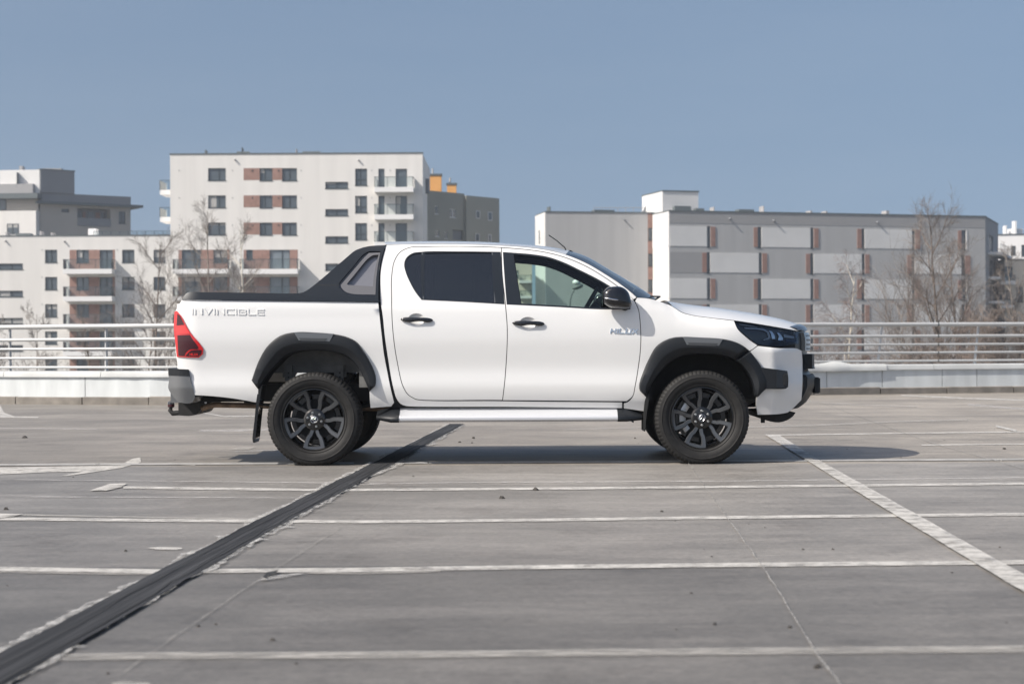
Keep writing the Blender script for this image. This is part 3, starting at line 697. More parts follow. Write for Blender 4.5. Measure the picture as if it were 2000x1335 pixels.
HE = [(1313, 598), (1330, 608.6), (1351, 615), (1380, 619.2), (1433, 625.4), (1480, 632.4), (1530, 641), (1556, 645.8)]
hood = across('hood', HE, [(1290, 587.5), (1330, 594), (1385, 600.5), (1428, 606.5), (1481, 615.5), (1520, 624), (1545, 632), (1560, 640)], M['paint'], p=2.8)
# cowl between glass and hood, with the wipers lying on it
e0 = PS(1245, 581); e1 = PS(1313, 598); c0 = at(1279, 587, YC); c1 = at(1292, 589, YC)
mb = MB(); rows = []
for t in (0, 1):
    row = []
    for k in range(25):
        v = -1 + 2 * k / 24; s = abs(v) ** 2.4
        xe, ze = (e0.x, e0.y) if t == 0 else (e1.x, e1.y)
        cx_, cz_ = (c0.x, c0.z) if t == 0 else (c1.x, c1.z)
        row.append((cx_ + (xe - cx_) * s, v * (hw(xe, ze) - 0.004), cz_ + (ze - cz_) * s - 0.018))
    rows.append(row)
mb.rings(rows, closed=False); cowl = mb.build('cowl', M['plastic'], truck, 40)
for y0, y1 in ((-0.55, 0.05), (0.08, 0.62)):
    mb = MB(); mb.tube([(1.22 - 0.16 * abs(y0) , y0, 1.345), (1.23, (y0 + y1) / 2, 1.352), (1.22 - 0.16 * abs(y1), y1, 1.335)], 0.008, 6); mb.build('wiper', M['plastic'], cowl)
# ---- cab back wall with the rear window
zb, zt = 1.28, 1.755
mb = MB(); mb.rings([[(-1.045, -0.86, zb), (-1.045, 0.86, zb), (-1.045, 0.70, zt), (-1.045, -0.70, zt)], [(-1.005, -0.85, zb), (-1.005, 0.85, zb), (-1.005, 0.69, zt), (-1.005, -0.69, zt)]], cap0=True, cap1=True)
bw = mb.build('cab_back', M['paint'], truck)
bx('rear_window', M['gloss'], bw, (-1.052, -1.044, -0.62, 0.62, 1.33, 1.66))
# ---- roll bar hoop across the bed
ee = [PS(a, b, 0.012) for a, b in [(752, 478.8), (720, 480.8), (706, 484), (692, 490), (680, 500)]]
cc = [Vector((q.x, q.y + 0.022)) for q in ee]
hoop = across('roll_bar_hoop', None, None, M['rail'], elocal=ee, clocal=cc, p=3, N=14, MV=20, e_off=0.008, thick=0.05)
# ---- antenna
b0 = at(1109, 489.5, YC - 0.30) - Vector((0, YC, 0)); b1 = at(1070, 459, YC - 0.30) - Vector((0, YC, 0))
mb = MB(); mb.tube([b0 + Vector((-0.02, 0, 0)), b0 + (b1 - b0) * 0.2, b0 + (b1 - b0) * 0.6 + Vector((0, 0, 0.006)), b1], [0.0055, 0.005, 0.004, 0.0045], 8)
ant = mb.build('antenna', M['plastic'], truck, 40)
mb = MB(); mb.rings([[(b0.x + 0.006 + 0.034 * s * c, -0.30 + 0.014 * s * d, b0.z - 0.016 + h) for c, d in ((1, 0), (0.5, 1), (-0.8, 1), (-1, 0), (-0.8, -1), (0.5, -1))] for s, h in ((1, 0), (0.75, 0.012), (0.3, 0.020))], cap1=True)
mb.build('antenna_foot', M['plastic'], ant, 40)
# ---- door mirrors
MO = [(1177.7, 568.7), (1184, 562.5), (1199, 559.3), (1214, 560.5), (1225.5, 568.7), (1231.5, 583), (1234, 593), (1232, 600), (1227, 602), (1210.6, 602.2), (1187.6, 598.4), (1178, 591.8), (1176, 579)]
ml = curve([tuple(LH(a, b, 0.96)) for a, b in MO], True, 0.012); mc = sum(ml, Vector((0, 0))) / len(ml)
for sd in BOTH:
    mb = MB(); rings = []
    for y, s, dx in ((0.905, 0.70, 0.015), (0.912, 0.86, 0.008), (0.925, 0.95, 0.002), (0.945, 1.0, 0), (0.975, 1.0, 0), (1.0, 0.95, -0.003), (1.02, 0.84, -0.010), (1.035, 0.66, -0.02), (1.045, 0.42, -0.03), (1.05, 0.15, -0.035)):
        rings.append([(mc.x + (p.x - mc.x) * s + dx, sd * y, mc.y + (p.y - mc.y) * s) for p in ml])
    mb.rings(rings, cap0=True, cap1=True); mir = mb.build('door_mirror', M['mirrorblack'], truck, 60)
    mb = MB(); rings = []
    for k in range(13):
        t = k / 12; q = LH(1178 + 34 * t, 581.6 + 5.4 * t, 0.99); e = math.sqrt(max(0.02, 1 - (2 * t - 1) ** 4)); yy = 1.026 + 0.016 * (1 - abs(2 * t - 1.0) ** 2.2) * 0.9
        rings.append([(q.x + 0.004, sd * (yy + 0.014 * e * math.cos(a)), q.y + 0.0085 * e * math.sin(a)) for a in [2 * math.pi * j / 10 for j in range(10)]])
    mb.rings(rings, cap0=True, cap1=True); mb.build('indicator', M['chrome'] if sd < 0 else M['gloss'], mir, 50)
    mb = MB(); a = LH(1213, 596, 0.93); b = LH(1224, 601, 0.86)
    mb.tube([(a.x, sd * 0.94, a.y + 0.01), (b.x, sd * 0.85, b.y - 0.005)], [0.035, 0.03], 10); mb.build('mirror_arm', M['plastic'], mir, 40)
    g = offset(ml, 0.014); mb = MB(); mb.add([(mc.x - 0.118, sd * (0.97 + (p.x - mc.x) * 0.4), p.y) for p in g], [tuple(range(len(g)))]); mb.build('mirror_glass', M['chrome'], mir)
# ---- front end
XN = [(0.38, 2.28), (0.41, 2.37), (0.46, 2.44), (0.53, 2.49), (0.60, 2.52), (0.68, 2.52), (0.72, 2.49), (0.76, 2.475), (0.90, 2.475), (1.0, 2.475), (1.06, 2.46), (1.10, 2.44)]
def nose(y, z, add=0.0): return lerpt(XN, z) + add - 0.185 * (abs(y) / 0.64) ** 2.2
def fascia(name, y1, z0, z1, add, m_, parent=None, ny=24, nz=12, depth=0.08, sm=50):
    mb = MB(); F = []
    for j in range(nz + 1):
        z = z0 + (z1 - z0) * j / nz; F.append([(nose(y, z, add), y, z) for y in [-y1 + 2 * y1 * i / ny for i in range(ny + 1)]])
    mb.rings(F, closed=False)
    def strip(a, b): mb.rings([a, b], closed=False)
    back = [[(x - depth, y, z) for x, y, z in r_] for r_ in F]
    strip(F[0], back[0]); strip(F[-1], back[-1]); strip([r_[0] for r_ in F], [r_[0] for r_ in back]); strip([r_[-1] for r_ in F], [r_[-1] for r_ in back])
    return mb.build(name, m_, parent or truck, sm)
fas = fascia('front_fascia', 0.632, 0.40, 1.065, 0.0, M['rail'], nz=22, depth=0.10)
fascia('lower_bumper_lip', 0.56, 0.42, 0.70, 0.022, M['plastic'], parent=fas, nz=12)
gs = fascia('grille_surround', 0.50, 0.895, 1.045, 0.030, M['gloss'], parent=fas, nz=6)
for i in range(4): fascia('grille_slat', 0.46, 0.905 + i * 0.036, 0.918 + i * 0.036, 0.031, M['rail'], parent=fas, nz=2, ny=16, depth=0.03)
fascia('grille_bar', 0.40, 0.745, 0.865, 0.062, M['plastic'], parent=fas, nz=8, depth=0.08)
for i in range(5): fascia('intake_slat', 0.42, 0.50 + i * 0.035, 0.513 + i * 0.035, 0.019, M['gloss'], parent=fas, nz=2, ny=12, depth=0.03)
mb = MB(); rings = []
for y in [-0.60 + 1.2 * i / 24 for i in range(25)]:
    xx = nose(y, 1.06) ; k = 1 - 0.5 * (abs(y) / 0.6) ** 4
    rings.append([(xx - 0.06, y, 1.060), (xx + 0.004, y, 1.052), (xx + 0.022, y, 1.066), (xx + 0.012, y, 1.066 + 0.026 * k), (xx - 0.035, y, 1.066 + 0.052 * k), (xx - 0.075, y, 1.066 + 0.044 * k)])
mb.rings(rings, cap0=True, cap1=True); mb.build('hood_edge_trim', M['mirrorblack'], truck, 40)
bx('number_plate', M['plate'], truck, (2.548, 2.560, -0.26, 0.26, 0.545, 0.665))
bx('plate_holder', M['plastic'], truck, (2.515, 2.548, -0.265, 0.265, 0.540, 0.672))
# skid plate and hanging tabs
sk = curve([tuple(LH(a, b, 0.45)) for a, b in [(1481, 806), (1548, 804), (1543, 811), (1522.7, 822), (1500, 821.5), (1488, 817)]], True, 0.04)
mb = MB(); mb.rings([[(p.x, -0.55, p.y) for p in sk], [(p.x, 0.55, p.y) for p in sk]], cap0=True, cap1=True); mb.build('skid_plate', M['under'], truck, 30)
q = LH(1487, 822, 0.5); bx('tow_eye', M['under'], truck, (q.x - 0.014, q.x + 0.014, -0.55, -0.50, q.y - 0.01, q.y + 0.12))
# ---- tailgate and rear
mb = MB(); mb.box(-2.700, -2.64, -0.80, 0.80, 0.70, 1.30); tg = bevel(mb.build('tailgate', M['paint'], truck), 0.012)
bx('tailgate_handle', M['plastic'], tg, (-2.712, -2.699, -0.14, 0.14, 1.06, 1.13))
bx('bumper_beam', M['greyplas'], truck, (-2.775, -2.60, -0.70, 0.70, 0.50, 0.74))
bx('bumper_step', M['plastic'], truck, (-2.78, -2.60, -0.70, 0.70, 0.741, 0.76))
bx('bed_cover', M['rail'], truck, (-2.64, -1.07, -0.80, 0.80, 1.285, 1.318))
# ---- structure below and inside
B_ = bx('bed_tub', M['wellgrey'], truck, [(-2.64, -1.07, -0.56, 0.56, 0.735, 1.28), (-2.62, -2.20, -0.80, 0.80, 0.66, 1.28), (-1.23, -1.075, -0.82, 0.82, 0.62, 1.28), (-2.21, -1.22, -0.80, 0.80, 0.93, 1.28)])
for x in (-1.83, -1.41):
    q = bx('bed_bracket', M['wellgrey'], B_, [(x - 0.03, x + 0.03, -0.60, -0.55, 0.67, 0.80), (x - 0.05, x + 0.05, -0.585, -0.55, 0.70, 0.74)]); 
    for dz in (0.70, 0.735): bx('bolt', M['joint'], q, (x - 0.006, x + 0.006, -0.604, -0.60, dz - 0.006, dz + 0.006))
fr = MB()
for s in BOTH:
    fr.box(-2.55, 2.2, s * 0.38, s * 0.50, 0.50, 0.64)
fr.box(-2.55, -2.45, -0.5, 0.5, 0.52, 0.62); fr.box(-0.9, 1.1, -0.78, 0.78, 0.44, 0.56); fr.box(-0.99, 0.98, -0.82, 0.82, 0.455, 0.52)
fr.build('chassis_frame', M['under'], truck)
bx('cab_floor', M['cabin'], truck, [(-1.0, 1.0, -0.80, 0.80, 0.521, 0.66)])
# engine bay and wheel housings
bx('engine_bay', M['under'], truck, [(1.12, 2.15, -0.50, 0.50, 0.641, 1.08), (1.0, 1.12, -0.80, 0.80, 0.50, 1.20), (1.12, 1.74, -0.78, 0.78, 0.955, 1.03), (1.741, 2.24, -0.52, 0.52, 0.80, 1.0), (2.16, 2.24, -0.56, 0.56, 0.45, 0.799)])
bx('fuel_tank', M['under'], truck, (-0.9, 0.1, 0.1, 0.37, 0.36, 0.60))
for s in BOTH:
    for (lst, zz) in ((RI, 0), (FI + GI[1:], 0)):
        a = resample(curve([tuple(p) for p in px2(lst, 0.0)], False, 0.02), 40); mb = MB()
        mb.rings([[(p.x, s * (hw(p.x, p.y) - 0.02), p.y) for p in a], [(p.x, s * 0.58, p.y) for p in a]], closed=False); mb.build('wheel_housing', M['under'], truck, 40)
    b = MB()                                                        # leaf spring
    for i in range(4):
        b.tube([(-2.20 + 0.10 * i, s * 0.56, 0.50 - 0.012 * i), (-1.55, s * 0.56, 0.40 - 0.014 * i), (-0.95 - 0.10 * i, s * 0.56, 0.50 - 0.012 * i)], 0.010, 6)
    b.build('leaf_spring', M['under'], truck)
    b = MB(); b.tube([(-1.35, s * 0.50, 0.72), (-1.50, s * 0.62, 0.36)], 0.03, 10); b.build('shock_absorber', M['under'], truck, 40)
    b = MB(); b.tube([(1.50, s * 0.48, 0.62), (1.52, s * 0.72, 0.36)], 0.05, 10); b.tube([(1.9, s * 0.40, 0.40), (1.52, s * 0.72, 0.33)], 0.03, 8); b.tube([(1.52, s * 0.40, 0.36), (1.52, s * 0.76, 0.36)], 0.04, 8); b.build('suspension_strut', M['under'], truck, 40)
b = MB(); b.tube([(-1.58, -0.72, 0.365), (-1.58, 0.72, 0.365)], 0.05, 12); b.add([(-1.58 + 0.17 * math.cos(a) * math.cos(e), 0.06 + 0.17 * math.sin(e), 0.365 + 0.17 * math.sin(a) * math.cos(e)) for e in (-1.2, -0.6, 0, 0.6, 1.2) for a in [2 * math.pi * k / 12 for k in range(12)]], [(i * 12 + k, i * 12 + (k + 1) % 12, (i + 1) * 12 + (k + 1) % 12, (i + 1) * 12 + k) for i in range(4) for k in range(12)])
b.build('rear_axle', M['under'], truck, 40)
b = MB()
q0 = LH(391, 798.5, 0.5); q1 = LH(402, 794, 0.5); q2 = LH(418, 790.5, 0.5); q3 = LH(520, 792.5, 0.5)
b.tube([(q0.x, -0.50, q0.y), (q1.x, -0.50, q1.y), (q2.x, -0.50, q2.y), (q3.x, -0.50, q3.y), (-1.0, -0.45, 0.43)], 0.022, 12); b.build('exhaust_pipe', M['rust'], truck, 50)
# tow hitch
def ext(name, pts, half, w_, m_, parent=None, sm=30):
    q = curve([tuple(LH(a, b_, half)) for a, b_ in pts], True, 0.03); mb = MB(); mb.rings([[(p.x, -w_, p.y) for p in q], [(p.x, w_, p.y) for p in q]], cap0=True, cap1=True)
    return mb.build(name, m_, parent or truck, sm)
th_ = ext('tow_hitch', [(345, 786), (380, 786), (396, 776), (420, 779), (404, 789), (391, 797), (384, 807), (372, 811.5), (345, 811)], 0.30, 0.30, M['under'])
q = LH(398.5, 786, 0.31); b = MB(); b.tube([(q.x, -0.30, q.y), (q.x, -0.31, q.y)], 0.010, 10); b.build('bolt', M['nut'], th_)
h0 = LH(345, 806, 0); h1 = LH(333, 807, 0); h2 = LH(328, 801, 0); h3 = LH(330, 795, 0)
b = MB(); b.tube([(h0.x, 0, h0.y), (h1.x, 0, h1.y), (h2.x, 0, h2.y), (h3.x, 0, h3.y)], [0.022, 0.022, 0.020, 0.014], 12); nk = b.build('tow_ball_neck', M['under'], th_, 50)
q = LH(330, 789, 0); b = MB(); b.tube([(q.x, 0, q.y - 0.028), (q.x, 0, q.y - 0.012), (q.x, 0, q.y + 0.016), (q.x, 0, q.y + 0.026)], [0.026, 0.028, 0.027, 0.015], 14); b.build('tow_ball_cap', M['gloss'], th_, 50)
b = MB(); b.tube([(q.x, 0, q.y - 0.022), (q.x, 0, q.y - 0.002)], 0.0288, 14, caps=False); b.build('cap_band', M['reddark'], th_, 50)
# ---- side steps
for s in BOTH:
    xa, xb = LH(779.5, 812, 0.9).x, LH(1206, 812, 0.9).x
    prof = [(0.80, 0.452), (0.815, 0.455), (0.925, 0.400), (0.945, 0.392), (0.956, 0.378), (0.956, 0.362), (0.945, 0.350), (0.92, 0.345), (0.80, 0.36)]
    mb = MB(); mb.rings([[(xa, s * y, z) for y, z in prof], [(xb, s * y, z) for y, z in prof]], cap0=True, cap1=True)
    st = mb.build('side_step', M['alu'], truck, 25)
    L1 = LH(733, 806, .9).x; R1 = LH(1255, 812, .9).x
    for x0, x1, nm in ((L1, xa + 0.001, 0), (R1, xb - 0.001, 1)):
        big = [(y + (0.006 if y > 0.9 else 0), z + (0.004 if i < 3 else -0.004)) for i, (y, z) in enumerate(prof)]
        sml = [(0.72 + (y - 0.80) * (1.0 if nm else 0.75), 0.345 + (z - 0.34) * (0.75 if nm else 0.62) + (0.0 if nm else 0.012)) for y, z in prof]
        xm = (x0 + x1) / 2
        mb = MB(); mb.rings([[(x1, s * y, z) for y, z in big], [(xm + (x1 - xm) * 0.3, s * y, z) for y, z in big], [(x0, s * y, z) for y, z in sml]], cap0=True, cap1=True)
        mb.build('step_end', M['plastic'], st, 40)
    for x in (-0.75, 0.1, 0.85): bx('step_bracket', M['under'], st, (x - 0.03, x + 0.03, s * 0.5, s * 0.81, 0.37, 0.45))
# ---- seats, wheel, dash
for y in (-0.37, 0.37):
    st = MB(); st.rings([[(-0.05 + 0.12 * a - t * 0.20, y + b_ * (0.25 - 0.03 * t), 0.90 + t * 0.42) for a, b_ in ((-0.6, -1), (0.6, -0.9), (1, 0), (0.6, 0.9), (-0.6, 1))] for t in (0, 0.5, 1.0)], cap0=True, cap1=True)
    st.box(0.0, 0.5, y - 0.25, y + 0.25, 0.70, 0.92); so = bevel(st.build('front_seat', M['cabin'], truck, 40), 0.03)
    bevel(bx('headrest', M['cabin'], so, (-0.28, -0.17, y - 0.12, y + 0.12, 1.36, 1.54)), 0.04, 3)
rs = bx('rear_seat', M['cabin'], truck, [(-0.95, -0.80, -0.62, 0.62, 0.7, 1.30), (-0.85, -0.40, -0.62, 0.62, 0.7, 0.95)])
for y in (-0.4, 0.4): bevel(bx('headrest', M['cabin'], rs, (-0.95, -0.85, y - 0.11, y + 0.11, 1.31, 1.46)), 0.03, 3)
bevel(bx('dashboard', M['cabin'], truck, (0.74, 1.10, -0.76, 0.76, 0.95, 1.225)), 0.05, 3)
c = at(1143, 598, YC + 0.37); cx_, cz_ = c.x, c.z; d = Vector((0.50, 0, 0.866)); mb = MB(); rings = []
for k in range(36):
    a = 2 * math.pi * k / 36; r_ = Vector((0, 1, 0)) * math.cos(a) + d * math.sin(a); nn = Vector((0.866, 0, -0.5))
    rings.append([tuple(Vector((cx_, 0.37, cz_)) + r_ * (0.178 + 0.017 * math.cos(b_)) + nn * 0.017 * math.sin(b_)) for b_ in [2 * math.pi * j / 10 for j in range(10)]])
mb.rings(rings + [rings[0]]); sw = mb.build('steering_wheel', M['cabin'], truck, 60)
mb = MB(); mb.tube([(cx_ + 0.02, 0.37, cz_ - 0.01), (cx_ + 0.2, 0.37, cz_ - 0.14)], [0.07, 0.04], 12); mb.build('steering_column', M['cabin'], sw, 40)
q = at(1166, 549, YC); mb = MB(); mb.rings([[(q.x + 0.02 * s_ , 0.11 * v, q.z + 0.032 * s_ * u) for u, v in [(math.sin(a), math.cos(a)) for a in [2 * math.pi * k / 16 for k in range(16)]]] for s_ in (0.7, 1.0)], cap0=True, cap1=True)
mb.box(q.x - 0.005, q.x + 0.12, -0.05, 0.05, q.z - 0.01, q.z + 0.05); mb.build('inside_mirror', M['joint'], truck, 40)
# ---- wheels
TR, TW = 0.379, 0.130
def tprof():
    h = [(0.243, -0.098), (0.250, -0.112), (0.262, -0.121), (0.268, -0.119), (0.272, -0.124), (0.300, -0.133), (0.318, -0.1345), (0.321, -0.1375), (0.326, -0.1375), (0.329, -0.134), (0.346, -0.130), (0.350, -0.129), (0.362, -0.121), (0.3715, -0.108), (0.3765, -0.092), (0.3785, -0.060), (0.3787, -0.050), (0.3705, -0.047), (0.3705, -0.037), (0.379, -0.034), (0.379, -0.004), (0.371, 0)]
    return h + [(r_, -y) for r_, y in reversed(h[:-1])]
TP = tprof(); nT = len(TP); NB = 70
def tfn(k, j, r_, y):
    if k % 4 == 0 and r_ > 0.3555 and abs(y) > 0.052: return r_ - 0.0052, y * (0.98 if r_ < 0.37 else 1.0)
    if k % 4 == 2 and r_ > 0.373 and abs(y) < 0.05: return r_ - 0.004, y
    return r_, y
tb = MB(); tb.revolve(TP, NB * 4, fn=tfn); tyre_me = tb.mesh('tyre', M['rubber'], 35)
RBK = [(0.243, -0.098), (0.2475, -0.104), (0.2465, -0.112), (0.241, -0.113), (0.2375, -0.108), (0.236, -0.098), (0.228, -0.080), (0.222, -0.05), (0.216, 0.0), (0.216, 0.09), (0.235, 0.105), (0.243, 0.098)]
bb = MB(); bb.revolve(RBK, 96); bb.revolve([(0.20, 0.03), (0.0, 0.03)], 40)
barrel_me = bb.mesh('wheel', M['rimdark'], 35)
def spoke_mesh():
    mb = MB()
    for sgn in (-1, 1):
        st = [(0.070, 11.0, -0.062, 0.014), (0.100, 12.0, -0.068, 0.0150), (0.128, 14.0, -0.074, 0.0150), (0.150, 18.0, -0.081, 0.0155), (0.185, 18.5, -0.091, 0.0165), (0.215, 17.8, -0.100, 0.018), (0.2385, 16.8, -0.105, 0.020)]
        rings = []
        P = [(r_ * math.cos(R(a * sgn)), r_ * math.sin(R(a * sgn)), y, w2) for r_, a, y, w2 in st]
        for i, (x, z, y, w2) in enumerate(P):
            a = P[max(i - 1, 0)]; b = P[min(i + 1, len(P) - 1)]; t = Vector((b[0] - a[0], b[1] - a[1])).normalized(); n = Vector((-t.y, t.x))
            rings.append([(x + n.x * q, y + dy, z + n.y * q) for q, dy in ((-w2 * 0.78, 0), (w2 * 0.78, 0), (w2 * 1.15, 0.010), (w2 * 1.05, 0.045), (-w2 * 1.05, 0.045), (-w2 * 1.15, 0.010))])
        mb.rings(rings, cap0=True, cap1=True)
    # pad that joins the two at the rim
    rings = []
    for k in range(9):
        a = R(-19 + 38 * k / 8); inn = 0.218 - 0.004 * math.cos(a * 6)
        rings.append([(rr * math.cos(a), y, rr * math.sin(a)) for rr, y in ((inn + 0.003, -0.1015), (0.2385, -0.1062), (0.2385, -0.07), (inn, -0.07), (inn, -0.097))])
    mb.rings(rings, cap0=True, cap1=True)
    return mb.mesh('spoke_pair', M['rim'], 28)
spoke_me = spoke_mesh()
hubm = MB(); hubm.revolve([(0.036, -0.082), (0.040, -0.076), (0.074, -0.074), (0.088, -0.066), (0.092, -0.055), (0.090, -0.02), (0.0, -0.02)], 12)
hub_me = hubm.mesh('hub', M['rimdark'], 25)
capm = MB(); capm.revolve([(0.0, -0.090), (0.028, -0.089), (0.036, -0.086), (0.038, -0.078), (0.038, -0.07)], 40); cap_me = capm.mesh('centre_cap', M['gloss'], 40)
em = MB()
def ring_el(rx, rz, cz, t, y):
    pts = [(rx * math.cos(a), y, cz + rz * math.sin(a)) for a in [2 * math.pi * k / 30 for k in range(31)]]
    em.tube(pts, t, 6, caps=False)
ring_el(0.0290, 0.0235, 0, 0.0026, -0.0905); ring_el(0.0100, 0.0215, -0.001, 0.0020, -0.0915); ring_el(0.0210, 0.0075, 0.0100, 0.0020, -0.0917)
emb_me = em.mesh('emblem', M['chrome'], 60)
nm = MB(); nm.revolve([(0.0, -0.086), (0.0065, -0.086), (0.0100, -0.083), (0.0115, -0.066), (0.0115, -0.05)], 6); nm.revolve([(0.0, -0.0862), (0.006, -0.0862)], 12); nut_me = nm.mesh('lug_nut', M['nut'], 40)
dm = MB(); dm.revolve([(0.0, -0.02), (0.08, -0.02), (0.082, 0.0), (0.160, 0.0), (0.162, 0.004), (0.162, 0.022), (0.0, 0.022)], 48); disc_me = dm.mesh('brake_disc', M['under'], 35)
cm = MB()
for a0 in (148, 180, 212):
    cm.rings([[(rr * math.cos(R(a)), y, rr * math.sin(R(a))) for rr, y in ((0.125, -0.025), (0.150, -0.032), (0.175, -0.025), (0.18, 0.03), (0.12, 0.03))] for a in (a0 - 11, a0 - 7, a0 + 7, a0 + 11)], cap0=True, cap1=True)
cal_me = cm.mesh('brake_caliper', M['steel'], 35)
def put(name, me, parent, loc=(0, 0, 0), ry=0.0):
    o = bpy.data.objects.new(name, me); link(o, parent); o.location = loc; o.rotation_euler = (0, ry, 0); return o
rx = LH(612.8, 819.8, 0.90); fx = LH(1370.8, 816.2, 0.90)
for (x, z), sd, ph, front in (((rx.x, 0.366), -1, 270, False), ((fx.x, 0.366), -1, 256, True), ((rx.x, 0.366), 1, 20, False), ((fx.x, 0.366), 1, 50, True)):
    wh = bpy.data.objects.new('wheel', barrel_me); link(wh, truck); wh.location = (x, sd * 0.800, z)
    if sd > 0: wh.rotation_euler = (0, 0, math.pi)
    ty = put('tyre', tyre_me.copy(), wh, (0, 0, 0), R(1.5 if front else 0))
    zz = z; ry = ty.rotation_euler[1]; cyy, syy = math.cos(ry), math.sin(ry)
    for v in ty.data.vertices:                     # flat where it stands
        wz = -v.co.x * syy + v.co.z * cyy
        if wz < -zz + 0.0015:
            dz = (-zz + 0.0015) - wz; v.co.z += dz * cyy; v.co.x -= dz * syy; v.co.y *= 1.03
    for k in range(5): put('spoke_pair', spoke_me, wh, (0, 0, 0), -R(ph + 72 * k))
    put('hub', hub_me, wh, (0, 0, 0), R(10)); put('centre_cap', cap_me, wh); put('emblem', emb_me, wh, (0, 0, 0), R(-25 if not front else -60))
    for k in range(6):
        a = R(ph + 15 + 60 * k); put('lug_nut', nut_me, wh, (0.057 * math.cos(a), 0, 0.057 * math.sin(a)))
    put('brake_disc', disc_me, wh)
    if front: put('brake_caliper', cal_me, wh)
# ================================================================== the roof deck
def structure(o): o['kind'] = 'structure'; return o
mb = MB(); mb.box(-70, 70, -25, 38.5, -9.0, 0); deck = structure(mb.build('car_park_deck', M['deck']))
mb = MB(); mb.add([(-900, -900, -9.2), (900, -900, -9.2), (900, 900, -9.2), (-900, 900, -9.2)], [(0, 1, 2, 3)]); structure(mb.build('city_ground', M['city']))
rng = random.Random(5)
def sheet(name, poly, z, m_, parent=deck, jit=0.0, step=0.25):
    """a thin flat sheet on the deck; corners given as picture points of the deck plane"""
    P = [gnd(a, b) for a, b in poly]; Q = []
    for i, p in enumerate(P):
        q = P[(i + 1) % len(P)]; L = (q - p).length; k = max(1, int(L / step)) if jit else 1
        for j in range(k):
            r_ = p.lerp(q, j / k); Q.append((r_.x + rng.uniform(-jit, jit), r_.y + rng.uniform(-jit, jit), z))
    mb = MB(); mb.add(Q, [tuple(range(len(Q)))])
    o = mb.build(name, m_, parent); return o
def band(name, pts, ths, z, m_, jit=0.0015, step=0.05, fixed=None):
    """a painted line following centre points, thickness given in picture pixels (or metres when fixed)"""
    C = []
    for (a, b), t in zip(pts, ths):
        p = gnd(a, b - t / 2); q = gnd(a, b + t / 2); C.append((p, q))
    A = []; B = []
    for (p0, q0), (p1, q1) in zip(C, C[1:]):
        L = (p1 - p0).length; k = max(1, int(L / step))
        for j in range(k + (1 if (p1, q1) == C[-1] else 0)):
            t = j / k; A.append(p0.lerp(p1, t)); B.append(q0.lerp(q1, t))
    n = len(A); ja = [rng.uniform(-jit, jit) for _ in range(n)]; jb = [rng.uniform(-jit, jit) for _ in range(n)]
    v = []
    for i in range(n):
        d = (A[i] - B[i]).normalized(); p = A[i] + d * ja[i]; q = B[i] - d * jb[i]; v += [(p.x, p.y, z), (q.x, q.y, z)]
    mb = MB(); mb.add(v, [(2 * i, 2 * i + 1, 2 * i + 3, 2 * i + 2) for i in range(n - 1)])
    return mb.build(name, m_, deck)
Z1, Z2, Z3, Z4 = 0.004, 0.008, 0.012, 0.016
band('painted_line', [(-150, 955), (241, 952)][1:] + [(360, 954), (640, 957.5), (700, 957), (1086, 954.4), (1400, 951.3), (1700, 948), (2080, 944)], [4.6] * 8, Z1, M['line'])
band('painted_line', [(-120, 1013), (0, 1013.6), (350, 1017), (700, 1019.5), (1050, 1016), (1400, 1011.3), (1700, 1008), (2080, 1003.6)], [5.6] * 8, Z1, M['line'])
band('painted_line', [(-120, 1110.5), (0, 1111.5), (315, 1116.5), (700, 1113.5), (1086, 1107.4), (1400, 1104.3), (1700, 1101.6), (2080, 1097.6)], [8] * 8, Z1, M['line'])
band('painted_line', [(95, 1285), (290, 1282), (700, 1280.5), (1100, 1276.5), (1400, 1273.4), (1700, 1271), (2120, 1267.4)], [13] * 7, Z1, M['lineold'])
band('painted_line', [(-80, 1275), (30, 1277)], [12, 12], Z1, M['lineold'])
band('painted_line', [(0, 1004.5), (100, 1007), (350, 1012), (520, 1014.5)], [2.4] * 4, Z1, M['lineold'])
band('painted_line', [(0, 1117.5), (200, 1121), (390, 1122.6)], [3] * 3, Z1, M['lineold'])
band('painted_line', [(600, 1119), (700, 1120.5), (860, 1116.5)], [3.5] * 3, Z1, M['lineold'])
band('painted_line', [(700, 945.5), (900, 942.6), (1400, 940), (2080, 932)], [1.7] * 4, Z1, M['linefaint'])
band('painted_line', [(30, 937), (400, 940.5), (640, 943.5)], [1.5] * 3, Z1, M['linefaint'])
band('painted_line', [(60, 970.5), (640, 973)], [1.5] * 2, Z1, M['linefaint'])
band('painted_line', [(1508, 850), (1750, 846.5), (2080, 842.5)], [2.2] * 3, Z1, M['line'])
band('painted_line', [(1460, 834.5), (1600, 830.5), (1760, 823), (1890, 820)], [3.0] * 4, Z1, M['lineold'])
band('painted_line', [(1570, 784.5), (1700, 792), (1790, 794.5)], [2.4] * 3, Z1, M['lineold'])
band('painted_line', [(1760, 772), (1900, 778.5), (2080, 783.5)], [2.4] * 3, Z1, M['line'])
band('painted_line', [(1890, 790), (2080, 806)], [4] * 2, Z1, M['linefaint'])
band('painted_line', [(1800, 869.5), (2080, 866.5)], [2.2] * 2, Z1, M['line'])
band('painted_line', [(1945, 833), (1985, 842)], [4, 4], Z2, M['line'])
band('painted_line', [(1105, 839), (1250, 836)], [2] * 2, Z1, M['lineold'])
band('painted_line', [(395, 806), (440, 813.5), (500, 813)], [2] * 3, Z1, M['line'])
band('painted_line', [(0, 836.5), (190, 838)], [1.8] * 2, Z1, M['linefaint'])
band('painted_line', [(390, 841), (460, 841), (560, 838)], [3, 4.5, 2], Z1, M['linefaint'])
band('painted_line', [(460, 882), (600, 877)], [2, 2], Z1, M['linefaint'])
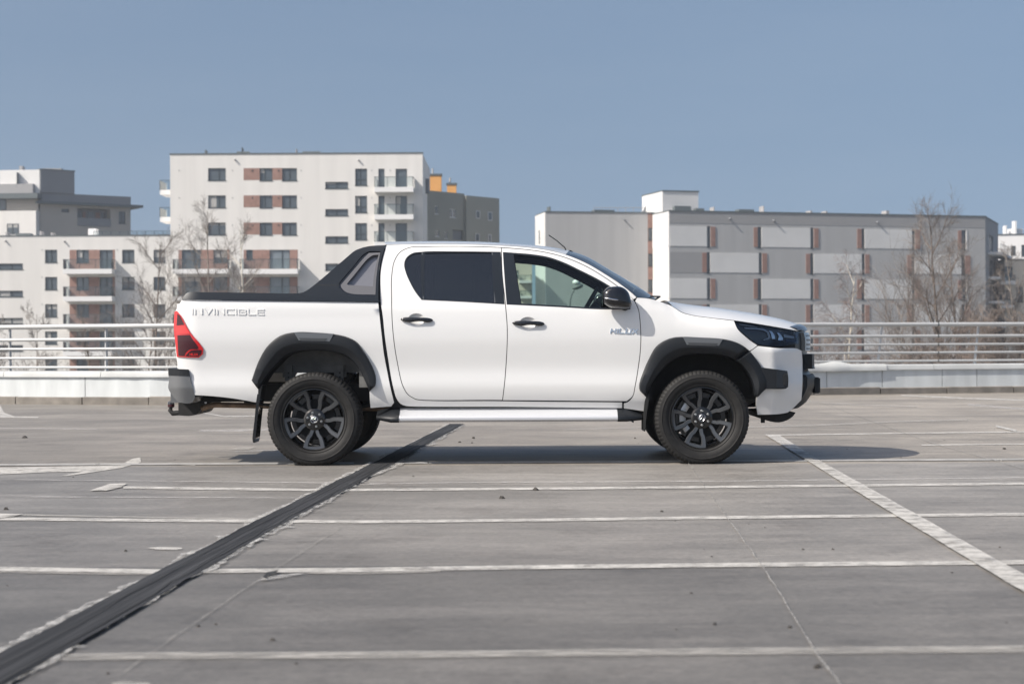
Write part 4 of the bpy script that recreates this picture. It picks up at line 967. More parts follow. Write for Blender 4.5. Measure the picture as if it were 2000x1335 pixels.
sheet('painted_mark', [(0, 790), (8, 806), (30, 813.5), (75, 814), (75, 816.5), (-20, 816), (-30, 790)], Z1, M['line'])
sheet('painted_mark', [(175, 959.5), (215, 946), (248, 945.5), (237, 952.5), (208, 959.5)], Z2, M['line'])
sheet('painted_mark', [(-20, 1004.5), (45, 1005.5), (22, 1011), (-20, 1016)], Z2, M['line'])
sheet('painted_arrow', [(-30, 914), (235, 909), (258, 896), (275, 893.5), (275, 903), (235, 914.5), (130, 930), (118, 929.5), (160, 921.5), (100, 922), (-30, 928)], Z1, M['line'], jit=0.004)
sheet('painted_mark', [(345, 908), (362, 904.5), (392, 904.5), (380, 909)], Z1, M['line'])
sheet('painted_mark', [(447, 879), (466, 873.5), (500, 873.5), (486, 878.5)], Z1, M['lineold'])
sheet('painted_mark', [(286, 1070.5), (312, 1068.8), (352, 1069.6), (358, 1072.3), (342, 1074.6), (306, 1073.6)], Z1, M['line'])
sheet('painted_mark', [(218, 1335), (240, 1331), (290, 1334), (300, 1342), (220, 1342)], Z1, M['lineold'])
# the broad diagonal line
L_ = [(1494, 850.3), (1585, 907), (1745.6, 1007), (2000, 1161), (2100, 1222)]; R_ = [(1520.6, 850.3), (1607.5, 905), (1785.7, 1005), (1946, 1096.5), (2000, 1126), (2100, 1184)]
a = resample([Vector(p) for p in L_], 60); b = resample([Vector(p) for p in R_], 60)
v = []
for p, q in zip(a, b):
    for r_ in (p, q):
        g = gnd(r_.x, r_.y); v.append((g.x + rng.uniform(-.003, .003), g.y, Z3))
mb = MB(); mb.add(v, [(2 * i, 2 * i + 1, 2 * i + 3, 2 * i + 2) for i in range(59)]); mb.build('painted_line', M['line'], deck)
# hairline joints between the poured bays
def hair(pts, w_=0.012, z=Z2):
    P = [gnd(*p) for p in pts]; v = []; Q = []
    for p, q in zip(P, P[1:]):
        k = max(1, int((q - p).length / 0.15))
        for j in range(k): Q.append(p.lerp(q, j / k))
    Q.append(P[-1])
    for p in Q:
        ww = w_ * rng.uniform(0.4, 1.2); ox = rng.uniform(-0.004, 0.004); v += [(p.x - ww / 2 + ox, p.y, z), (p.x + ww / 2 + ox, p.y, z)]
    mb = MB(); mb.add(v, [(2 * i, 2 * i + 1, 2 * i + 3, 2 * i + 2) for i in range(len(Q) - 1)]); mb.build('slab_joint', M['hair'], deck)
hair([(1345, 905), (1370, 943), (1422, 1015), (1488, 1105), (1560, 1222), (1600, 1285), (1650, 1352)], 0.008)
hair([(640, 914), (574, 944), (410, 1015), (318, 1056)], 0.0025)
hair([(947, 835), (835, 911), (700, 1009), (560, 1098), (437, 1180), (315, 1264), (230, 1325)], 0.0028)
hair([(1600, 785), (1820, 866), (1960, 905), (2080, 940)], 0.012)
hair([(0, 868), (60, 858)], 0.006)
# the black bitumen joint with its crumbled pale edges
def ragged(name, C0, half, z, m_, amp, parent=deck, freq=0.05, seed=1, bite=0.0):
    r2 = random.Random(seed); P = [gnd(*p) for p in C0]; Q = []
    for p, q in zip(P, P[1:]):
        k = max(1, int((q - p).length / freq))
        for j in range(k): Q.append(p.lerp(q, j / k))
    Q.append(P[-1]); v = []; lo = [0, 0]
    for i, p in enumerate(Q):
        d = (Q[min(i + 1, len(Q) - 1)] - Q[max(i - 1, 0)]); n = Vector((-d.y, d.x, 0)).normalized(); e = []
        for s in (0, 1):
            lo[s] = lo[s] * 0.93 + r2.uniform(-1, 1) * amp * 0.55; x = half + lo[s] + r2.uniform(-.2, .2) * amp
            if bite and r2.random() < 0.05: x += bite * r2.random()
            e.append(max(0.02, x))
        a = p + n * e[0]; b = p - n * e[1]; v += [(a.x, a.y, z), (b.x, b.y, z)]
    D = (P[-1] - P[0]); an = math.atan2(D.y, D.x); Mi = (Matrix.Translation(P[0]) @ Matrix.Rotation(an, 4, 'Z')).inverted(); v = [tuple(Mi @ Vector(q)) for q in v]
    mb = MB(); mb.add(v, [(2 * i, 2 * i + 1, 2 * i + 3, 2 * i + 2) for i in range(len(Q) - 1)]); o = mb.build(name, m_, parent); o.location = (P[0].x, P[0].y, 0); o.rotation_euler = (0, 0, an); return o
TAR = [(-90, 1366), (0, 1313), (160, 1226), (350, 1119), (520, 1026), (600, 985), (700, 932), (745, 909), (800, 878), (893, 829)]
ragged('bitumen_joint', TAR, 0.088, Z3, M['tar'], 0.006, seed=3)
ragged('spalled_edge', TAR, 0.117, Z2 + 0.002, M['dust'], 0.022, seed=7, bite=0.05, freq=0.035)
for k, (o_, ww) in enumerate(((-0.06, 0.003), (0.02, 0.002))):
    P = [gnd(*p) for p in TAR]; Q = []
    for p, q in zip(P, P[1:]):
        n = max(1, int((q - p).length / 0.3))
        for j in range(n): Q.append(p.lerp(q, j / n))
    v = []
    for i, p in enumerate(Q):
        d = (Q[min(i + 1, len(Q) - 1)] - Q[max(i - 1, 0)]); n = Vector((-d.y, d.x, 0)).normalized(); a = p + n * (o_ + rng.uniform(-.012, .012))
        v += [(a.x - n.x * ww, a.y - n.y * ww, Z4), (a.x + n.x * ww, a.y + n.y * ww, Z4)]
    mb = MB(); mb.add(v, [(2 * i, 2 * i + 1, 2 * i + 3, 2 * i + 2) for i in range(len(Q) - 1)]); mb.build('bitumen_ridge', M['joint'], deck)
# steel movement joint across the deck: two flat profiles with a dark slot
A = gnd(-250, 910.5); B = gnd(2250, 897); d = (B - A).normalized(); n = Vector((-d.y, d.x, 0))
segs = [(-250, 190), (190, 690), (716, 835), (835, 1345), (1345, 1600), (1600, 1952), (1952, 2250)]
for x0, x1 in segs:
    p0 = A.lerp(B, (x0 + 250) / 2500); p1 = A.lerp(B, (x1 + 250) / 2500 ) - d * 0.008
    for o0, o1, h, m_, nm in ((0.030, 0.085, 0.010, M['strip'], 'joint_profile'), (-0.040, 0.012, 0.008, M['strip'], 'joint_profile'), (0.012, 0.030, 0.0045, M['joint'], 'joint_slot'), (-0.050, -0.040, 0.0042, M['joint'], 'joint_slot')):
        q = [p0 + n * o0, p1 + n * o0, p1 + n * o1, p0 + n * o1]; mb = MB(); mb.rings([[(a.x, a.y, 0.0005) for a in q], [(a.x, a.y, h) for a in q]], cap1=True); mb.build(nm, m_, deck)
# grit and small stones
mb = MB()
def stone(x, y, r_, flat=0.6):
    b = []; c = (x, y, r_ * flat * 0.6)
    for i in range(6):
        a = i * math.pi / 3 + rng.random(); b.append((c[0] + r_ * math.cos(a) * rng.uniform(.7, 1.2), c[1] + r_ * math.sin(a) * rng.uniform(.7, 1.2), 0.001 + r_ * 0.2 * rng.random()))
    t = [(p[0] * .5 + c[0] * .5, p[1] * .5 + c[1] * .5, r_ * flat * rng.uniform(.8, 1.4)) for p in b]
    mb.rings([b, t], cap0=True, cap1=True)
for a, b, r_ in ((1047, 957, .026), (980, 973, .022), (12, 995, .02), (1293, 999, .012), (48, 855, .035), (580, 837, .0), (925, 856, .022), (898, 864, .018), (922, 865, .015), (1240, 856, .016), (1962, 877, .02), (245, 1076, .010), (387, 1223, .008), (1627, 1073, .010), (1568, 1073, .008), (1390, 1087, .007), (1543, 1225, .010), (1396, 1219, .010), (1596, 1303, .014), (533, 1250, .010), (807, 930, .01)):
    if r_: g = gnd(a, b); stone(g.x, g.y, r_)
for i in range(150):
    y = 4.6 + 22 * rng.random() ** 1.3; x = rng.uniform(-0.36, 0.36) * y; stone(x, y, rng.choice([.002, .003, .003, .004, .005, .007]))
g = mb.build('scattered_grit', M['grit']); g['kind'] = 'stuff'; g['label'] = 'small dark stones and grit lying scattered over the concrete deck'
# a broken patch and scuffs
sheet('deck_scar', [(514, 1131), (522, 1122), (545, 1118), (540, 1123), (524, 1129), (519, 1134)], Z3, M['joint'], jit=0.004, step=0.05)
sheet('deck_scar', [(500, 1137), (520, 1128), (600, 1120.5), (560, 1130), (535, 1134)], Z2, M['dust'], jit=0.006, step=0.05)
# ================================================================== parapet, kerb and railing
YB = [(-1500, 776), (-500, 783), (-200, 786.5), (0, 788.4), (326, 790.3), (700, 788.5), (1100, 780.5), (1600, 771.3), (2000, 766.4), (2400, 762), (3400, 752)]
def base(x): return gnd(x, smt(YB, x))
def xs(a, b, st=60): n = max(1, int(round((b - a) / st))); return [a + (b - a) * i / n for i in range(n + 1)]
def along(name, x0, x1, prof, m_, parent, smooth=0):
    """sweep a profile of (outward, height) along the parapet line"""
    rings = []
    for x in xs(x0, x1):
        p = base(x); t = (base(x + 5) - base(x - 5)).normalized(); n = Vector((-t.y, t.x, 0))
        rings.append([(p.x + n.x * o, p.y + n.y * o, z) for o, z in prof])
    mb = MB(); mb.rings(rings, cap0=True, cap1=True); return mb.build(name, m_, parent, smooth)
XL, XR = -1400, 3200
p0 = base(1000)
kerb = empty('kerb', (0, 0, 0), 0, 'low brown concrete kerb at the foot of the white parapet', 'kerb')
x = XL; k = 0
while x < XR:
    x1 = x + 130; dz = rng.uniform(-0.008, 0.008); along('kerb_stone', x + 1.0, x1 - 1.0, [(rng.uniform(-.01, .01), 0), (0.0, 0.118 + dz), (0.02, 0.128 + dz), (0.30, 0.13 + dz), (0.30, 0)], M['kerb'], kerb); x = x1
wall = empty('parapet_wall', (0, 0, 0), 0, 'low white sheet metal parapet wall along the far edge of the deck', 'parapet')
js = [XL] + list(range(-1200, -250, 190)) + [-220, -30, 160, 352, 542, 733, 925, 1117, 1309, 1490, 1620, 1728, 1845, 1913, 2105] + list(range(2290, 3150, 190)) + [XR]
for a, b in zip(js, js[1:]): along('wall_panel', a + 0.7, b - 0.7, [(0.10, 0.05), (0.10, 0.450), (0.35, 0.450), (0.35, 0.05)], M['panel'], wall)
cj = [XL, -900, -450, 2, 192, 500, 880, 1260, 1600, 1828, 2105, 2600, XR]
for a, b in zip(cj, cj[1:]): along('cap_sheet', a + 0.5, b - 0.5, [(0.065, 0.450), (0.065, 0.465), (0.085, 0.535), (0.11, 0.548), (0.42, 0.552), (0.42, 0.4505)], M['cap'], wall, 30)
# the buckled flashing beside the truck's nose
rings = []
for i, x in enumerate(xs(1560, 1735, 8)):
    p = base(x); t = (base(x + 5) - base(x - 5)).normalized(); n = Vector((-t.y, t.x, 0)); u = i / 22; hgt = 0.028 * math.sin(math.pi * min(1, u * 1.25)) ** 2 + 0.02 * math.sin(u * 17) * (1 - u)
    rings.append([(p.x + n.x * o, p.y + n.y * o, z) for o, z in ((0.045 - hgt * 0.5, 0.44 - 0.3 * hgt), (0.05 - hgt, 0.50), (0.075, 0.548 + hgt * 0.7), (0.12, 0.560 + hgt * 1.5), (0.24, 0.565 + hgt), (0.40, 0.556))])
mb = MB(); mb.rings(rings, closed=False); fl = mb.build('buckled_flashing', M['cap'], wall, 60)
rail = empty('railing', (0, 0, 0), 0, 'grey painted steel tube railing of five rails on top of the parapet', 'railing')
off_n = 0.22
for z, r_ in ((1.292, 0.040), (1.075, 0.029), (0.918, 0.022), (0.765, 0.022), (0.612, 0.021)):
    for a, b in ((XL, 1841.5), (1843.5, XR)):
        pts = []
        for x in xs(a, b, 55):
            p = base(x); t = (base(x + 5) - base(x - 5)).normalized(); n = Vector((-t.y, t.x, 0)); pts.append((p.x + n.x * off_n, p.y + n.y * off_n, z))
        mb = MB(); mb.tube(pts, r_, 12); mb.build('rail', M['railm'], rail, 50)
for x in list(range(-1330, -200, 190)) + [-190, 2, 192, 382, 573, 764, 955, 1146, 1337, 1530, 1727, 1916, 2105] + list(range(2295, 3190, 190)):
    p = base(x); t = (base(x + 5) - base(x - 5)).normalized(); n = Vector((-t.y, t.x, 0)); lean = 0.085 if x > 1400 else 0.0
    b_ = p + n * (off_n + 0.045); top = b_ + t * lean; q = [(s * t + e * n) for s, e in ((-0.012, -0.04), (0.012, -0.04), (0.012, 0.03), (-0.012, 0.03))]
    mb = MB(); mb.rings([[(b_.x + v_.x, b_.y + v_.y, 0.54) for v_ in q], [(top.x + v_.x * 0.8, top.y + v_.y * 0.8, 1.275) for v_ in q]], cap0=True, cap1=True); mb.build('post', M['railm'], rail)
for x, m_ in ((1843, M['joint']),):
    p = base(x); t = (base(x + 5) - base(x - 5)).normalized(); n = Vector((-t.y, t.x, 0))
    for z, r_ in ((1.292, 0.041), (1.075, 0.030), (0.918, 0.023), (0.765, 0.023), (0.612, 0.022)):
        c = p + n * off_n; mb = MB(); mb.tube([(c.x - t.x * 0.012, c.y - t.y * 0.012, z), (c.x + t.x * 0.012, c.y + t.y * 0.012, z)], r_, 12); mb.build('rail_sleeve', M['lamp'], rail, 50)
# ================================================================== buildings beyond the deck
class Face:
    """a wall plane of a building: u runs along it, o outwards, z up; reads picture points onto the plane"""
    def __init__(s, bld, x, y, ang):
        s.b = bld; s.O = Vector((x, y, 0)); s.a = ang; s.d = Vector((math.cos(ang), math.sin(ang), 0)); s.n = Vector((math.sin(ang), -math.cos(ang), 0))
        P = Matrix.Translation(bld.location) @ Matrix.Rotation(bld.rotation_euler[2], 4, 'Z')
        s.M = P.inverted() @ Matrix.Translation((x, y, 0)) @ Matrix.Rotation(ang, 4, 'Z')
    def uz(s, px, py):
        r_ = ray(px, py); C = Vector((0, 0, CAMZ)); t = (s.O - C).dot(s.n) / r_.dot(s.n); p = C + r_ * t
        return (p - s.O).dot(s.d), p.z
    def rect(s, x0, x1, y0, y1):
        ym = (y0 + y1) / 2; xm = (x0 + x1) / 2
        return s.uz(x0, ym)[0], s.uz(x1, ym)[0], s.uz(xm, y1)[1], s.uz(xm, y0)[1]
    def put(s, name, me, parent, u=0, o=0, z=0):
        ob = bpy.data.objects.new(name, me); link(ob, parent); ob.matrix_local = s.M @ Matrix.Translation((u, -o, z)) if parent is s.b else Matrix.Translation((u, -o, z)); return ob
    def box(s, name, m_, u0, u1, o0, o1, z0, z1, parent=None):
        mb = MB(); mb.box(u0, u1, -o1, -o0, z0, z1); return s.put(name, mb.mesh(name, m_), parent or s.b)
    def wall(s, u0, u1, z0, z1, holes, m_, depth=0.22, name='wall', zb=None):
        U = sorted(set([u0, u1] + [c for h in holes for c in h[:2] if u0 < c < u1])); Z = sorted(set([z0, z1] + [c for h in holes for c in h[2:] if z0 < c < z1]))
        mb = MB()
        for i in range(len(U) - 1):
            for j in range(len(Z) - 1):
                cx_, cz_ = (U[i] + U[i + 1]) / 2, (Z[j] + Z[j + 1]) / 2
                if any(h[0] < cx_ < h[1] and h[2] < cz_ < h[3] for h in holes): continue
                mb.add([(U[i], 0, Z[j]), (U[i + 1], 0, Z[j]), (U[i + 1], 0, Z[j + 1]), (U[i], 0, Z[j + 1])], [(0, 1, 2, 3)])
        for a, b, c, d in holes:
            mb.add([(a, 0, c), (a, depth, c), (a, depth, d), (a, 0, d)], [(0, 1, 2, 3)]); mb.add([(b, 0, c), (b, 0, d), (b, depth, d), (b, depth, c)], [(0, 1, 2, 3)])
            mb.add([(a, 0, c), (b, 0, c), (b, depth, c), (a, depth, c)], [(0, 1, 2, 3)]); mb.add([(a, 0, d), (a, depth, d), (b, depth, d), (b, 0, d)], [(0, 1, 2, 3)])
        me = mb.mesh(name, m_, fix=False); return s.put(name, me, s.b)
WC = {}; BC = {}; brng = random.Random(77)
def window(face, u0, u1, z0, z1, mull=(0.5,), sill=True, light=False, depth=0.16, fr=None, parent=None, transom=None):
    w_, h_ = round(u1 - u0, 2), round(z1 - z0, 2); key = (w_, h_, mull, light, fr, transom)
    if key not in WC:
        t = 0.075; mb = MB()
        mb.box(0, w_, -0.03, 0.03, 0, t); mb.box(0, w_, -0.03, 0.03, h_ - t, h_); mb.box(0, t, -0.028, 0.028, t, h_ - t); mb.box(w_ - t, w_, -0.028, 0.028, t, h_ - t)
        for q in mull: mb.box(w_ * q - 0.06, w_ * q + 0.06, -0.035, 0.025, t, h_ - t)
        if transom: mb.box(t, w_ - t, -0.032, 0.024, h_ * transom - 0.05, h_ * transom + 0.05)
        if sill: mb.box(-0.05, w_ + 0.05, -depth - 0.05, -0.032, -0.04, 0.012)
        pb = MB(); pb.add([(0.02, 0.01, 0.02), (w_ - 0.02, 0.01, 0.02), (w_ - 0.02, 0.01, h_ - 0.02), (0.02, 0.01, h_ - 0.02)], [(0, 1, 2, 3)])
        WC[key] = (mb.mesh('window', M[fr or 'frame']), pb.mesh('pane', M['pane2' if light else 'pane'], fix=False))
    a, b = WC[key]; o = face.put('window', a, parent or face.b, u0, -depth, z0); p = bpy.data.objects.new('pane', b); link(p, o)
    rb = brng.random()
    if rb < 0.42 and w_ > 0.8 and h_ > 0.5:
        f_ = round(brng.choice([0.25, 0.4, 0.6, 1.0]), 2); half = brng.random() < 0.4; k2 = (w_, h_, f_, half)
        if k2 not in BC:
            mb = MB(); mb.box(0.08, w_ * (0.5 if half else 1) - 0.08, 0.004, 0.009, h_ * (1 - f_) + 0.03, h_ - 0.08); BC[k2] = mb.mesh('blind', M['blind'])
        q = bpy.data.objects.new('blind', BC[k2]); link(q, o)
    return o
def balcony(face, x0, x1, ys0, ys1, yr, out=1.4, glass=True, th_=None):
    u0, u1, z0, z1 = face.rect(x0, x1, ys0, ys1); zr = face.uz((x0 + x1) / 2, yr)[1]
    b = face.box('balcony', M['slab'], u0, u1, 0.01, out, z0, z1)
    H = zr - z1
    if glass:
        mb = MB(); mb.box(u0 + 0.05, u1 - 0.05, -out + 0.04, -out + 0.06, z1 + 0.02, zr - 0.02); o = bpy.data.objects.new('glass_screen', mb.mesh('glass_screen', M['bglass'])); link(o, b)
        for u in (u0 + 0.05, u1 - 0.07):
            mb = MB(); mb.box(u, u + 0.02, -out + 0.08, -0.06, z1 + 0.02, zr - 0.02); o = bpy.data.objects.new('glass_screen', mb.mesh('glass_screen', M['bglass'])); link(o, b)
    mb = MB(); mb.box(u0, u1, -out, -out + 0.05, zr - 0.02, zr + 0.035)
    for u in (u0, u1 - 0.05): mb.box(u, u + 0.05, -out + 0.051, -0.02, zr - 0.02, zr + 0.035)
    k = max(2, int((u1 - u0) / 1.3)); 
    for i in range(k + 1):
        u = u0 + 0.02 + (u1 - u0 - 0.09) * i / k; mb.box(u, u + 0.05, -out + 0.062, -out + 0.10, z1, zr - 0.021)
    o = bpy.data.objects.new('handrail', mb.mesh('handrail', M['frame'])); link(o, b); return b
def roofbits(bld, pts, m_='coping'):
    """small vents and boxes standing on the roof, at picture points of depth Y"""
    for (px0, px1, y0, y1, Y, m2) in pts:
        a = at(px0, y1, Y); b = at(px1, y0, Y); mb = MB(); L = Matrix.Rotation(-bld.rotation_euler[2], 3, 'Z'); c = L @ (Vector(((a.x + b.x) / 2, Y, 0)) - bld.location)
        w2 = abs(b.x - a.x) / 2; mb.box(c.x - w2, c.x + w2, c.y - 0.6, c.y + 0.6, a.z - bld.location.z - 0.3, b.z - bld.location.z); mb.build('roof_vent', M[m2], bld)
# ---- the tall white block and its lower wing share one street front
D1 = 180.0
pA = at(333.5, 600, D1); pB = at(827, 600, D1); pL = at(-330, 600, D1)
bw1 = empty('apartment_block', ((pA.x + pB.x) / 2, D1, -9.2), 0, 'tall white apartment block with brown panels behind the pickup bed', 'apartment building')
F1 = Face(bw1, pA.x, D1, 0.0)
WB = pB.x - pA.x; zt = F1.uz(580, 300.5)[1]; ZB = -9.0
rows = [0, 53.1, 106.2]; H = []; Wn = []; clad = []
def add(f, lst, x0, x1, y0, y1, **k): r_ = f.rect(x0, x1, y0, y1); H.append(r_) if lst is None else lst.append(r_); Wn.append((r_, k)); return r_
for i in range(8):
    dy = 53.1 * i
    if i < 3:
        add(F1, None, 406.4, 441, 328.4 + dy, 352.6 + dy, mull=(0.60,))
        clad.append((475.7, 580.4, 328.2 + dy, 351.6 + dy))
        add(F1, None, 507.3, 532, 328.4 + dy, 353 + dy, mull=(0.38,)); add(F1, None, 551, 580, 328.4 + dy, 353 + dy, mull=(0.5,))
    else:
        y = 487.6 + 53.1 * (i - 3)
        clad.append((348.5, 448.6, y, y + 38.4)); add(F1, None, 355, 392, y, y + 38, mull=(0.66,), sill=False); add(F1, None, 417, 443.8, y, y + 25.4, mull=(0.5,))
        clad.append((476, 581.6, y, y + 38.4)); add(F1, None, 481, 493.7, y, y + 19.8, mull=(0.5,)); add(F1, None, 526.5, 566, y, y + 38, mull=(0.62,), sill=False, light=True)
    add(F1, None, 635.4, 680, 355.2 + dy, 368.4 + dy, mull=(0.48,)); add(F1, None, 693.7, 717, 329.4 + dy, 362.3 + dy, mull=(0.42,), transom=0.36)
    add(F1, None, 739, 751, 329.6 + dy, 367 + dy, mull=(), sill=False); add(F1, None, 772.6, 795, 329.6 + dy, 367 + dy, mull=(), sill=False)
F1.wall(0, WB, ZB, zt, H, M['bwhite'])
for r_, k in Wn: window(F1, *r_, **k)
def cladding(face, rects, holes, m_='brown', o=0.012):
    for (x0, x1, y0, y1) in rects:
        u0, u1, z0, z1 = face.rect(x0, x1, y0, y1); hs = sorted([h for h in holes if h[0] < u1 - 0.1 and h[1] > u0 + 0.1 and h[2] < z1 - 0.1 and h[3] > z0 + 0.1]); x = u0
        for h in hs:
            if h[0] - x > 0.12: face.box('cladding_panel', M[m_], x, h[0] - 0.002, 0.001, o, z0, z1)
            if h[2] - z0 > 0.2: face.box('cladding_panel', M[m_], h[0], h[1], 0.001, o, z0, h[2] - 0.06)
            x = h[1] + 0.002
        if u1 - x > 0.12: face.box('cladding_panel', M[m_], x, u1, 0.001, o, z0, z1)
cladding(F1, clad, H)
F1.box('core', M['bwhite'], 0, WB, -16, -0.23, ZB, zt - 0.05); 
F1.box('side_wall', M['bwhite'], 0.001, 0.10, -0.229, -0.0005, ZB, zt); F1.box('side_wall', M['bwhite'], WB - 0.10, WB - 0.001, -0.229, -0.0005, ZB, zt)
F1.box('roof_coping', M['coping'], -0.06, WB + 0.06, -0.45, 0.07, zt + 0.001, zt + 0.11); F1.box('roof_coping', M['coping'], -0.06, 0.30, -16, -0.451, zt + 0.001, zt + 0.11)
for i in range(7): balcony(F1, 732.9, 808.9, 367.6 + 53.1 * i, 377 + 53.1 * i, 348 + 53.1 * i)
for i in range(4):
    balcony(F1, 342.5, 450.5, 526.3 + 53.1 * i, 535.3 + 53.1 * i, 508 + 53.1 * i, 1.6); balcony(F1, 472.6, 584.8, 526.2 + 53.1 * i, 536 + 53.1 * i, 507.5 + 53.1 * i, 1.6)
for i in range(3):                                                   # balconies seen end on at the left corner
    z0 = F1.uz(320, 377.4 + 53.3 * i)[1]; z1 = F1.uz(320, 368.4 + 53.3 * i)[1]; zr = F1.uz(320, 350 + 53.3 * i)[1]
    b = F1.box('balcony', M['slab'], -1.42, -0.01, -5.0, -1.5, z0, z1)
    for q in ((-1.40, -1.38, 1.5, 5.0), (-1.37, -0.03, 1.5, 1.52)):
        mb = MB(); mb.box(*q, z1 + 0.02, zr); o = bpy.data.objects.new('glass_screen', mb.mesh('glass_screen', M['bglass'])); link(o, b)
    mb = MB(); mb.box(-1.44, -0.02, 1.44, 1.49, zr, zr + 0.05); mb.box(-1.44, -1.40, 1.44, 1.48, z1, zr - 0.001); o = bpy.data.objects.new('handrail', mb.mesh('handrail', M['frame'])); link(o, b)
for px, py in ((459, 311.5), (700, 312.5)):                            # spouts on the facade
    u, z = F1.uz(px, py); mb = MB(); mb.tube([(u, 0, z), (u + 0.05, -0.25, z - 0.10)], 0.09, 8); F1.put('rain_spout', mb.mesh('rain_spout', M['bgrey']), bw1)
for i in range(4):
    for px in (350, 454, 588, 726, 762):
        u, z = F1.uz(px, 333 + 53.1 * i + (24 if px < 360 else 0) * 0); F1.box('wall_vent', M['bgrey2'], u - 0.06, u + 0.06, 0.001, 0.03, z - 0.06, z + 0.06)
for i in range(3):
    for px in (493, 544): u, z = F1.uz(px, 333.5 + 53.1 * i); F1.box('wall_vent', M['frame'], u - 0.07, u + 0.07, 0.013, 0.05, z - 0.07, z + 0.07)
roofbits(bw1, [(402, 404, 294, 300, 183, 'coping'), (464, 488, 297.2, 300, 183, 'coping'), (473.5, 474.3, 289, 298, 183, 'coping'), (592, 626, 296.8, 300, 184, 'coping'), (802, 822, 299, 301, 184, 'coping'), (730, 738, 299.5, 301, 184, 'coping'), (579, 580, 292, 299, 184, 'bgrey')])
# ---- low wing on the left
wing = empty('apartment_block', ((pL.x + pA.x) / 2, D1, -9.2), 0, 'low four storey white apartment wing at the left edge with brown balcony bays', 'apartment building')
F2 = Face(wing, pL.x, D1, 0.0); WL = pA.x - pL.x - 0.02; H = []; Wn = []; clad = []; z2 = F2.uz(160, 460.5)[1]
for i in range(5):
    dy = 53.1 * i
    for x0, x1 in ((-5, 44.8), (-205, -155)): add(F2, None, x0, x1, 514.4 + dy, 526.2 + dy, mull=(0.55,))
    for x0, x1 in ((88, 111.8), (238.5, 262.5), (300, 323), (-60, -36), (-110, -86)): add(F2, None, x0, x1, 487.6 + dy, 512.6 + dy, mull=(0.5,))
    clad.append((136, 224.7, 487.6 + dy, 526 + dy)); add(F2, None, 149.5, 173.7, 487.8 + dy, 513 + dy, mull=(0.5,), light=(i == 1)); add(F2, None, 194.7, 220.3, 487.8 + dy, 525.6 + dy, mull=(0.5,), sill=False)
F2.wall(0, WL, ZB, z2, H, M['bwhite'])
for r_, k in Wn: window(F2, *r_, **k)
cladding(F2, clad, H)
F2.box('core', M['bwhite'], 0, WL, -14, -0.23, ZB, z2 - 0.05); F2.box('roof_coping', M['coping'], 0, WL, -0.4, 0.06, z2 + 0.001, z2 + 0.09)
for i in range(4): balcony(F2, 130.5, 225.3, 526.2 + 53.1 * i, 535.6 + 53.1 * i, 508 + 53.1 * i, 1.6)
mb = MB(); u0 = F2.uz(178, 455)[0]; zr = F2.uz(250, 449.5)[1]
mb.box(u0, WL, 0.9, 0.94, zr - 0.04, zr)
k = 9
for i in range(k + 1): u = u0 + (WL - u0 - 0.05) * i / k; mb.box(u, u + 0.05, 0.91, 0.95, z2, zr - 0.041)
tr = F2.put('terrace_rail', mb.mesh('terrace_rail', M['frame']), wing)
mb = MB(); mb.box(u0, WL, 0.96, 0.98, z2 + 0.1, zr - 0.05); o = bpy.data.objects.new('glass_screen', mb.mesh('glass_screen', M['bglass'])); link(o, tr)
roofbits(wing, [(175, 190, 447, 461, 184, 'slab'), (14, 17, 454, 461, 184, 'bgrey'), (34, 62, 456, 461, 184, 'coping'), (80, 84, 452, 461, 184, 'bgrey'), (102, 106, 455, 461, 184, 'bgrey')])
for px, py in ((11, 470), (126, 471)):
    u, z = F2.uz(px, py); mb = MB(); mb.tube([(u, 0, z), (u + 0.05, -0.25, z - 0.10)], 0.09, 8); F2.put('rain_spout', mb.mesh('rain_spout', M['bgrey']), wing)
for i in range(3):
    for px in (82, 229): u, z = F2.uz(px, 487.6 + 53.1 * i); F2.box('wall_vent', M['bgrey2'], u - 0.06, u + 0.06, 0.001, 0.03, z - 0.06, z + 0.06)
# ---- dark penthouse building behind the wing: one corner towards us, right face in shade, also put into its darker render
D3 = 226.0
c3 = at(78, 400, D3)
dk = empty('penthouse_building', (c3.x, D3, -9.2), 0, 'shaded grey flat roofed penthouse building above the low white wing at the left', 'apartment building')
FR = Face(dk, c3.x, D3, R(34)); FL = Face(dk, c3.x - 30 * math.cos(R(-6)), D3 - 30 * math.sin(R(-6)), R(-6))
def fbox(F, name, m_, x0, x1, y0, y1, o0=-8, o1=0.0):
    u0, u1, z0, z1 = F.rect(x0, x1, y0, y1); u0 = F.uz(x0, y1)[0]; return F.box(name, M[m_], u0, u1, o0, o1, z0, z1)
u1 = FR.uz(255, 400)[0]; zr0 = FR.uz(78, 398)[1]; zp = FR.uz(78, 375.4)[1]
FRH = [FR.rect(151, 216, 407, 442), FR.rect(120, 135, 408, 414), FR.rect(232, 245, 413, 437)]
FR.wall(0.01, u1, ZB, zr0, FRH, M['bbeige'], depth=1.5)
window(FR, *FRH[1], mull=(), depth=0.2); window(FR, *FRH[2], mull=(0.5,), depth=0.2)
a = FRH[0]; FR.box('loggia_wall', M['bdark'], a[0], a[1], -1.7, -1.51, a[2], a[3])
for f0, f1, m_ in ((0.05, 0.22, 'pane'), (0.27, 0.36, 'brown'), (0.42, 0.60, 'pane'), (0.66, 0.8, 'brown'), (0.84, 0.96, 'pane')): FR.box('loggia_door', M[m_], a[0] + (a[1] - a[0]) * f0, a[0] + (a[1] - a[0]) * f1, -1.50, -1.45, a[2] + 0.1, a[3] - 0.4)
FR.box('loggia_parapet', M['bdark'], a[0], a[1], 0.0, 0.12, a[2], a[2] + 1.1)
FR.box('core', M['bdark'], 0.02, u1, -9, -1.72, ZB, zr0 - 0.05)
